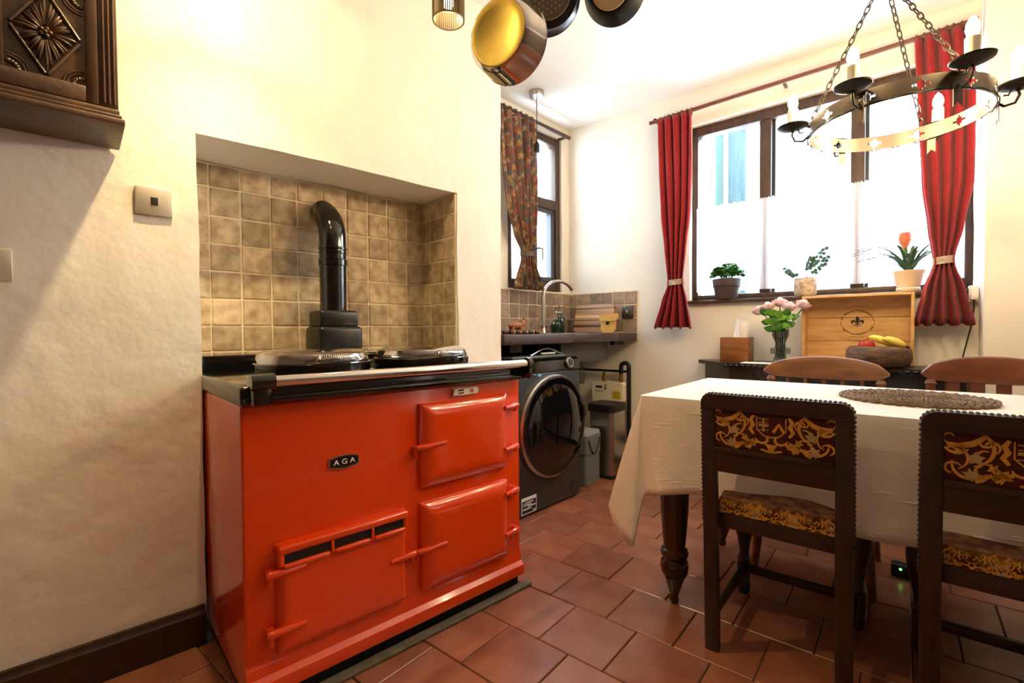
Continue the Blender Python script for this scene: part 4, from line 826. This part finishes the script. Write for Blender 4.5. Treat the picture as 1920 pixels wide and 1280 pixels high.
for k in range(170):
    i=rr.randrange(50,148); kk=rr.uniform(1.5,K-.5); L_=rr.randrange(1,4)
    ps_=[]
    for q in range(L_+1):
        a=Vector(v[min(n-1,i+q)*(K+1)+int(kk)]); b=Vector(v[min(n-1,i+q)*(K+1)+int(kk)+1]); ps_.append(a.lerp(b,kk%1)+Vector((0,-.0016,0)))
    m.tube(ps_,[.0006]+[.0019]*(len(ps_)-2)+[.0006] if len(ps_)>2 else .0013,4)
o=obj('slub_threads',m,SLUB,tc_); o['kind']='stuff'
m=MB()
for k in range(13): 
    r_=.2-.0155*k
    m.tube([(.03+r_*math.cos(t)+.002*math.sin(9*t+k),2.065+r_*math.sin(t),TZ+.0125+.0025*math.sin(40*t+k*2)) for t in [2*PI*q/110 for q in range(110)]],.0058,6,True)
one('placemat',m,M('seagrass','#9a8062',.9,scale=60,col2='#5f4a38'),'round woven seagrass mat on white tablecloth','placemat',AT,(.03,2.065,TZ+.008))
# ================================================================ TAPESTRY CHAIRS (near side)
def ribbon(mb,pts,w,fn):
    n=len(pts); v=[]; 
    for i,p in enumerate(pts):
        a=pts[max(0,i-1)]; b=pts[min(n-1,i+1)]; d=(b[0]-a[0],b[1]-a[1]); L=math.hypot(*d) or 1; nx,ny=-d[1]/L,d[0]/L
        ww=w*(.35+.65*math.sin(PI*(i+.7)/(n+.4)))
        v+=[fn(p[0]+nx*ww,p[1]+ny*ww),fn(p[0]-nx*ww,p[1]-ny*ww)]
    mb.add(v,[(2*i,2*i+1,2*i+3,2*i+2) for i in range(n-1)])
def arc(cx,cy,r0,r1,a0,a1,n=16): return [(cx+(r0+(r1-r0)*i/n)*math.cos(R(a0+(a1-a0)*i/n)),cy+(r0+(r1-r0)*i/n)*math.sin(R(a0+(a1-a0)*i/n))) for i in range(n+1)]
def star(mb,cx,cy,r,k,fn,rot=0,inner=.5): 
    p=[(cx+(r if i%2 else r*inner)*math.cos(PI*i/k+rot),cy+(r if i%2 else r*inner)*math.sin(PI*i/k+rot)) for i in range(2*k)]; mb.add([fn(*q) for q in p]+[fn(cx,cy)],[(i,(i+1)%(2*k),2*k) for i in range(2*k)])
def tapestry(fn,fn2,W,H,off=0):
    """fn places gold thread, fn2 pale thread, on a W x H panel centred on 0"""
    g=MB(); p=MB(); u=H/.12
    sc_=lambda l:[(x*u,y*u) for x,y in l]
    for s in (-1,1):
        ribbon(g,sc_([(s*x,y) for x,y in arc(-.112,.03,.05,.034,-80,75)]),.004*u,fn); ribbon(g,sc_([(s*x,y) for x,y in arc(-.128,.034,.03,.02,200,320)]),.0035*u,fn)
        ribbon(g,sc_([(s*x,y) for x,y in [(-.15,.03),(-.13,.026),(-.105,.034),(-.085,.052)]]),.007*u,fn)
        ribbon(g,sc_([(s*x,y) for x,y in arc(-.108,-.018,.033,.03,165,330)]),.0035*u,fn); ribbon(g,sc_([(s*x,y) for x,y in arc(-.09,-.03,.012,.008,90,330)]),.003*u,fn)
        ribbon(g,sc_([(s*x,y) for x,y in [(-.072,-.045),(-.055,-.03),(-.05,-.035),(-.038,-.028)]]),.007*u,fn); star(g,s*-.057*u,-.035*u,.02*u,5,fn,.3)
        star(p,s*-.1*u,.0*u,.018*u,5,fn2,.9,.55); star(p,s*.108*u,-.04*u,.018*u,6,fn2,.2,.5); star(g,s*.128*u,.022*u,.014*u,7,fn,.1,.6)
        ribbon(g,sc_([(s*x,y) for x,y in arc(.14,.0,.022,.03,60,250)]),.003*u,fn)
        ribbon(g,sc_([(s*x,y) for x,y in [(.046,.05),(.054,.036),(.048,.022),(.056,.008),(.046,-.006)]]),.006*u,fn); ribbon(g,sc_([(s*x,y) for x,y in arc(.02,-.014,.022,.006,-10,-230)]),.004*u,fn)
    for s in (-1,1):
        for (cx_,cy_,r_,a0_,a1_) in ((-.075,.03,.016,-60,200),(-.14,-.03,.018,30,260),(.082,.008,.02,-120,110),(.085,.04,.014,150,380),(.145,.045,.014,-90,160)): ribbon(g,sc_([(s*x_,y_) for x_,y_ in arc(cx_,cy_,r_,r_*.55,a0_,a1_)]),.0028*u,fn)
        ribbon(g,sc_([(s*x_,y_) for x_,y_ in [(.062,-.05),(.075,-.036),(.09,-.05),(.1,-.056)]]),.005*u,fn); star(g,s*.07*u,-.02*u,.013*u,5,fn,.4)
    ribbon(g,sc_([(-.038,.048),(-.038,.01),(-.02,-.008),(0,-.012),(.02,-.008),(.038,.01),(.038,.048)]),.0022*u,fn)
    ribbon(g,sc_([(-.02,.042),(-.02,.004)]),.003*u,fn); ribbon(g,sc_([(-.033,.024),(-.006,.024)]),.003*u,fn)
    for k in range(4): ribbon(p,sc_([(-.034,.042-.011*k),(-.006,.042-.011*k)]),.0014*u,fn2)
    ribbon(g,sc_([(.005,.004),(.02,.028),(.035,.004)]),.006*u,fn); star(g,0,-.042*u,.02*u,3,fn,PI/2,.45); ribbon(g,sc_([(-.028,-.05),(0,-.056),(.028,-.05)]),.004*u,fn)
    return g,p
def make_chair(label,bx,by):
    t=thing('dining_chair',label,'chair',AT,(bx,by,0),'tapestry dining chairs')
    X=lambda p:(bx+p[0],by+p[1]-.042*p[2]/.815,p[2])
    hw=.1915
    for s in (-1,1): obj('back_leg',MB().box(s*.171-.0205,s*.171+.0205,-.014,.016,0,.79,.004).map(X),OAK,t)
    top=[(-hw,.770),(hw,.770)]+[(hw-.03+.03*math.cos(R(a)),.785+.03*math.sin(R(a))) for a in range(0,91,15)]+[(-hw+.03+.03*math.cos(R(a)),.785+.03*math.sin(R(a))) for a in range(90,181,15)]
    obj('top_rail',MB().prism(top,-.016,.018,lambda u,v,d:X((u,d,v))),OAKH,t)
    m=MB(); q=[]
    for k in range(30): q.append((-hw,.42+.36*k/29))
    for k in range(1,5): a=R(180-90*k/5); q.append((-hw+.03+.03*math.cos(a),.785+.03*math.sin(a)))
    for k in range(30): q.append((-hw+.03+(2*hw-.06)*k/29,.815))
    for k in range(1,5): a=R(90-90*k/5); q.append((hw-.03+.03*math.cos(a),.785+.03*math.sin(a)))
    for k in range(30): q.append((hw,.78-.36*k/29))
    for u,v in q: m.ball(X((u,0,v)),(.0052,.015,.0052),6,4)
    obj('beaded_edge',m,M('bead_oak','#2c1a10',.75),t)
    obj('lower_rail',MB().box(-.152,.152,-.012,.014,.578,.648,.004).map(X),OAKH,t); obj('ledge',MB().box(-.152,.152,-.02,.016,.642,.657,.004).map(X),OAKH,t)
    pad=obj('back_pad',MB().box(-.152,.152,-.009,.02,.655,.774,.005).map(X),FAB,t)
    g,p=tapestry(lambda u,v:X((u,-.0098,.7135+v)),lambda u,v:X((u,-.0101,.7135+v)),.3,.117); setp(obj('gold_embroidery',g,GOLD,pad,smooth=0),kind='stuff'); setp(obj('pale_embroidery',p,PALEG,pad,smooth=0),kind='stuff')
    se=MB().grid(lambda u,v:(bx+(-.5+u)*(.30+.09*v)+0,by+.012+.415*v,.492+.018*math.sin(PI*u)**.5*math.sin(PI*min(1,max(0,v)))**.5),16,16)
    se.box(bx-.15,bx+.15,by-.006,by+.03,.44,.494,.006); se.prism([(-.15,.02),(.15,.02),(.195,.43),(-.195,.43)],.44,.492,lambda u,v,d:(bx+u,by+v,d))
    st=obj('seat_pad',se,M('seat_tapestry','#4a1410',.9,scale=34,col2='#7a5326',contrast=.5,detail=2),t,smooth=50)
    g,p=tapestry(lambda u,v:(bx+u,by-.0068,.466+v),lambda u,v:(bx+u,by-.0071,.466+v),.3,.05)
    g2,p2=tapestry(lambda u,v:(bx-.098+u,by-.0068,.465+v),lambda u,v:(bx-.098+u,by-.0071,.465+v),.3,.05); g3,p3=tapestry(lambda u,v:(bx+.098+u,by-.0068,.465+v),lambda u,v:(bx+.098+u,by-.0071,.465+v),.3,.05)
    for a in (g2,g3): g.add(a.v,a.f)
    for a in (p2,p3): p.add(a.v,a.f)
    for mm in (g,p):
        for i,w in enumerate(mm.v): mm.v[i].x=max(bx-.148,min(bx+.148,w.x)); mm.v[i].z=max(.444,min(.491,w.z))
    setp(obj('gold_embroidery',g,GOLD,st,smooth=0),kind='stuff'); setp(obj('pale_embroidery',p,PALEG,st,smooth=0),kind='stuff')
    m=MB().box(bx-.155,bx+.155,by-.01,by+.02,.398,.442,.003); m.box(bx-.2,bx+.2,by+.405,by+.43,.398,.442,.003)
    for s in (-1,1): m.prism([(s*.15,.01),(s*.172,.01),(s*.2,.42),(s*.178,.42)],.398,.442,lambda u,v,d:(bx+u,by+v,d))
    obj('seat_rail',m,OAKH,t)
    for s in (-1,1):
        L=MB().box(bx+s*.178-.022,bx+s*.178+.022,by+.39,by+.434,.35,.44,.003); L.lathe([(.018,.12),(.024,.13),(.018,.145),(.016,.16),(.022,.2),(.032,.25),(.038,.29),(.036,.32),(.026,.345),(.022,.352)],(bx+s*.178,by+.412,0),20); L.box(bx+s*.178-.02,bx+s*.178+.02,by+.392,by+.432,.06,.125,.003); L.lathe([(.016,0),(.022,.012),(.022,.04),(.016,.062)],(bx+s*.178,by+.412,0),16)
        obj('front_leg',L,OAK,t); obj('side_stretcher',MB().box(bx+s*.174-.009,bx+s*.174+.009,by+.01,by+.4,.09,.118,.002),OAK,t)
    obj('cross_stretcher',MB().box(bx-.165,bx+.165,by+.39,by+.408,.088,.116,.002),OAKH,t); return t
c1=make_chair('tapestry-backed dark oak dining chair nearest the table\'s left corner',-.2865,1.545)
c2=copy_tree(c1); c2.location=fr(AT,.2265,1.535,0); c2['label']='tapestry-backed dark oak dining chair cut off by the right edge'
# ================================================================ FAR-SIDE CHAIRS
def far_chair(name,label,bx,by,top,hw,wood,slats):
    t=thing(name,label,'chair',AT,(bx,by,0))
    n=24; up_=[];lo=[]
    for i in range(n+1):
        u=-1+2*i/n; e=abs(u)**2.2; up_.append((u*hw,top-.045*e-.02*max(0,abs(u)-.85)/.15)); lo.append((u*hw*(.97 if abs(u)>.9 else 1),top-.108-.0*e+.012*e+ (.018*(abs(u)-.85)/.15 if abs(u)>.85 else 0)))
    cv=lambda u:-.05*(u/hw)**2
    m=MB(); v=[]; f=[]
    for i in range(n+1):
        (ux,uz),(lx,lz)=up_[i],lo[i]
        for dy,z in ((-.012,lz+.004),(-.014,uz-.008),(-.006,uz),(.008,uz),(.014,uz-.01),(.013,lz+.004),(.0,lz)): v.append((bx+ux,by+cv(ux)+dy,z))
    for i in range(n):
        for k in range(7): a=i*7+k; b=i*7+(k+1)%7; f.append((a,b,b+7,a+7))
    f+=[tuple(range(7)),tuple(n*7+k for k in range(6,-1,-1))]; obj('crest_rail',m.add(v,f),wood,t,smooth=60)
    seat=[(-.2,-.40),(.2,-.40),(.185,.0),(-.185,.0)]
    obj('seat',MB().prism(rbox(-.205,.205,-.415,.0,.05),.43,.462,lambda u,v,d:(bx+u,by+v,d)),wood,t)
    for s in (-1,1):
        obj('back_post',MB().lathe([(.013,.46),(.018,.5),(.012,.56),(.02,.62),(.013,.68),(.015,top-.12),(.02,top-.11),(.012,top-.095)],(bx+s*(hw-.03),by+cv(hw-.03)+.0,0),12).map(lambda w:(w.x,w.y-(.0 if w.z>.6 else .02*(1-(w.z-.46)/.14)),w.z)),wood,t)
        for y,k in ((-.37,-1),(-.03,1)): obj('leg',MB().tube([(bx+s*.2,by+y+k*.03,0),(bx+s*.185,by+y+k*.015,.2),(bx+s*.165,by+y,.435)],[.014,.021,.016],12),wood,t)
        obj('side_stretcher',MB().cyl((bx+s*.19,by-.38,.16),(bx+s*.19,by-.015,.16),.011,n=10),wood,t)
    obj('cross_stretcher',MB().cyl((bx-.19,by-.2,.16),(bx+.19,by-.2,.16),.011,n=10),wood,t)
    k=slats[0]
    for i in range(k):
        x=(-.5+(i+.5)/k)*2*(hw-.06); y=by+cv(x)
        if slats[1]=='spindle': obj('spindle',MB().tube([(bx+x*.9,by-.035,.455),(bx+x,y-.01,.6),(bx+x,y,top-.10)],[.008,.011,.008],10),wood,t)
        else: obj('slat',MB().box(bx+x-.021,bx+x+.021,y-.007,y+.007,.455,top-.1,.003,1),wood,t)
far_chair('spindle_chair','light brown spindle-back chair behind table, in front of crate',-.279,2.585,.884,.238,PINE,(5,'spindle'))
far_chair('slat_chair','reddish-brown slat-back chair behind table, near the pier',.262,2.585,.898,.205,BEECH,(4,'slat'))
t=thing('extension_lead','small black plug box with green light on the floor under the table','plug box',AT,(.0,2.4,0)); obj('box',MB().box(-.03,.06,2.46,2.51,0,.05,.006),BLKM,t)
obj('light',MB().lathe([(.005,0),(.004,.003),(0,.004)],(.0,2.46,.035),10,(0,-1,0)),EM('green_led',(.1,1,.15),2),t)
# ================================================================ CHANDELIER
HX,HY,HZ,HR=-.03,2.12,1.735,.25
ch=thing('chandelier','round wrought iron ring chandelier with six electric candles','chandelier',AT,(HX,HY,HZ))
NU,NV=252,7; H_=.052; v=[];f=[]
cross=set()
for q in range(12):
    c0=int(NU*(q+.5)/12)
    for du,dv in ((0,1),(0,2),(0,3),(0,4),(0,5),(-1,3),(1,3),(-2,3),(2,3),(-3,3),(3,3),(1,2),(-1,2),(1,4),(-1,4)): cross.add(((c0+du)%NU,dv))
cross={c for c in cross if c[1] in (1,2,3,4,5)}
for side in (0,1):
    for j in range(NV+1):
        for i in range(NU): t=2*PI*i/NU; r_=HR-(.003 if side else 0); v.append((HX+r_*math.cos(t),HY+r_*math.sin(t),HZ-H_/2+H_*j/NV))
o1=NU*(NV+1)
for j in range(NV):
    for i in range(NU):
        k=(i+1)%NU
        if (i,j) in cross: continue
        a,b,c,d=j*NU+i,j*NU+k,(j+1)*NU+k,(j+1)*NU+i; f.append((a,b,c,d)); f.append((o1+d,o1+c,o1+b,o1+a))
        for (e0,e1,ni,nj) in ((a,b,i,j-1),(c,d,i,j+1),(b,c,k,j),(d,a,(i-1)%NU,j)):
            if (ni,nj) in cross or nj in (-1,NV): f.append((e1,e0,o1+e0,o1+e1))
obj('ring_band',MB().add(v,f),BAND,ch,smooth=30)
m=MB()
for q in range(24): a0=2*PI*q/24; m.tube([(HX+(HR+.004)*math.cos(a0+2*PI/24*k/6),HY+(HR+.004)*math.sin(a0+2*PI/24*k/6),HZ-H_/2-.002+.006*math.sin(PI*k/6)) for k in range(7)],.002,5)
obj('rope_edge',m,IRON,ch)
for q in range(6):
    a=R((-168,-109,-55,7,66,130)[q]); ca,sa=math.cos(a),math.sin(a); cx,cy=HX+(HR+.052)*ca,HY+(HR+.052)*sa; zd=HZ+.02
    P=lambda r_,z:(HX+r_*ca,HY+r_*sa,z)
    h=obj('candle_holder',MB().lathe([(.008,zd-.006),(.03,zd-.002),(.05,zd+.008),(.052,zd+.012),(.048,zd+.01),(.028,zd+.003),(.0,zd+.002)],(cx,cy,0),24,cap=False),IRON,ch)
    b=MB().tube([P(HR,HZ-.012),P(HR+.02,HZ-.03),P(HR+.045,HZ-.025),P(HR+.055,HZ-.002),P(HR+.05,zd)],.004,6); b.tube([P(HR,HZ+.018),P(HR+.018,HZ+.028),P(HR+.036,HZ+.018),P(HR+.03,HZ+.002),P(HR+.018,HZ+.004)],.003,6); obj('scroll_bracket',b,IRON,h)
    w=.013; e=(-sa,ca); bn=[(-w,0),(w,0),(w,-.068),(0,-.054),(-w,-.068)]
    obj('pennant',MB().prism(bn,0,.002,lambda u,vv,d:(HX+(HR+.005+d)*ca+e[0]*u,HY+(HR+.005+d)*sa+e[1]*u,HZ-.012+vv)),BAND,h)
    c=obj('candle_sleeve',MB().lathe([(.0175,zd+.002),(.0175,zd+.07),(.015,zd+.073),(0,zd+.073)],(cx,cy,0),18,cap=False),CREAM,h)
    obj('candle_bulb',MB().lathe([(.007,zd+.07),(.012,zd+.078),(.0165,zd+.094),(.015,zd+.108),(.008,zd+.123),(.0,zd+.132)],(cx,cy,0),12,cap=False),FLAME,h)
AP=Vector((HX-.03,HY,HZ+.5))
for a in (-168,-48,72):
    a=R(a); p0=Vector((HX+HR*math.cos(a),HY+HR*math.sin(a),HZ+H_/2)); n=20; m=MB(); d=(AP-p0); dn=d.normalized(); s1=dn.orthogonal().normalized(); s2=dn.cross(s1)
    for k in range(n):
        c=p0+d*((k+.5)/n); s=s1 if k%2 else s2; Lh=d.length/n*.68
        m.tube([c+dn*Lh*math.cos(2*PI*j/12)+s*.0072*math.sin(2*PI*j/12) for j in range(12)],.0021,5,True)
    obj('chain',m,IRON,ch)
m=MB().torus(AP+Vector((0,0,.02)),.02,.004,(1,0,0)); m.cyl(AP+Vector((0,0,.04)),(HX,HY,2.58),.006); m.lathe([(.05,2.6),(.045,2.58),(0,2.575)],(HX,HY,0),24,cap=False); obj('ceiling_hook',m,IRON,ch)
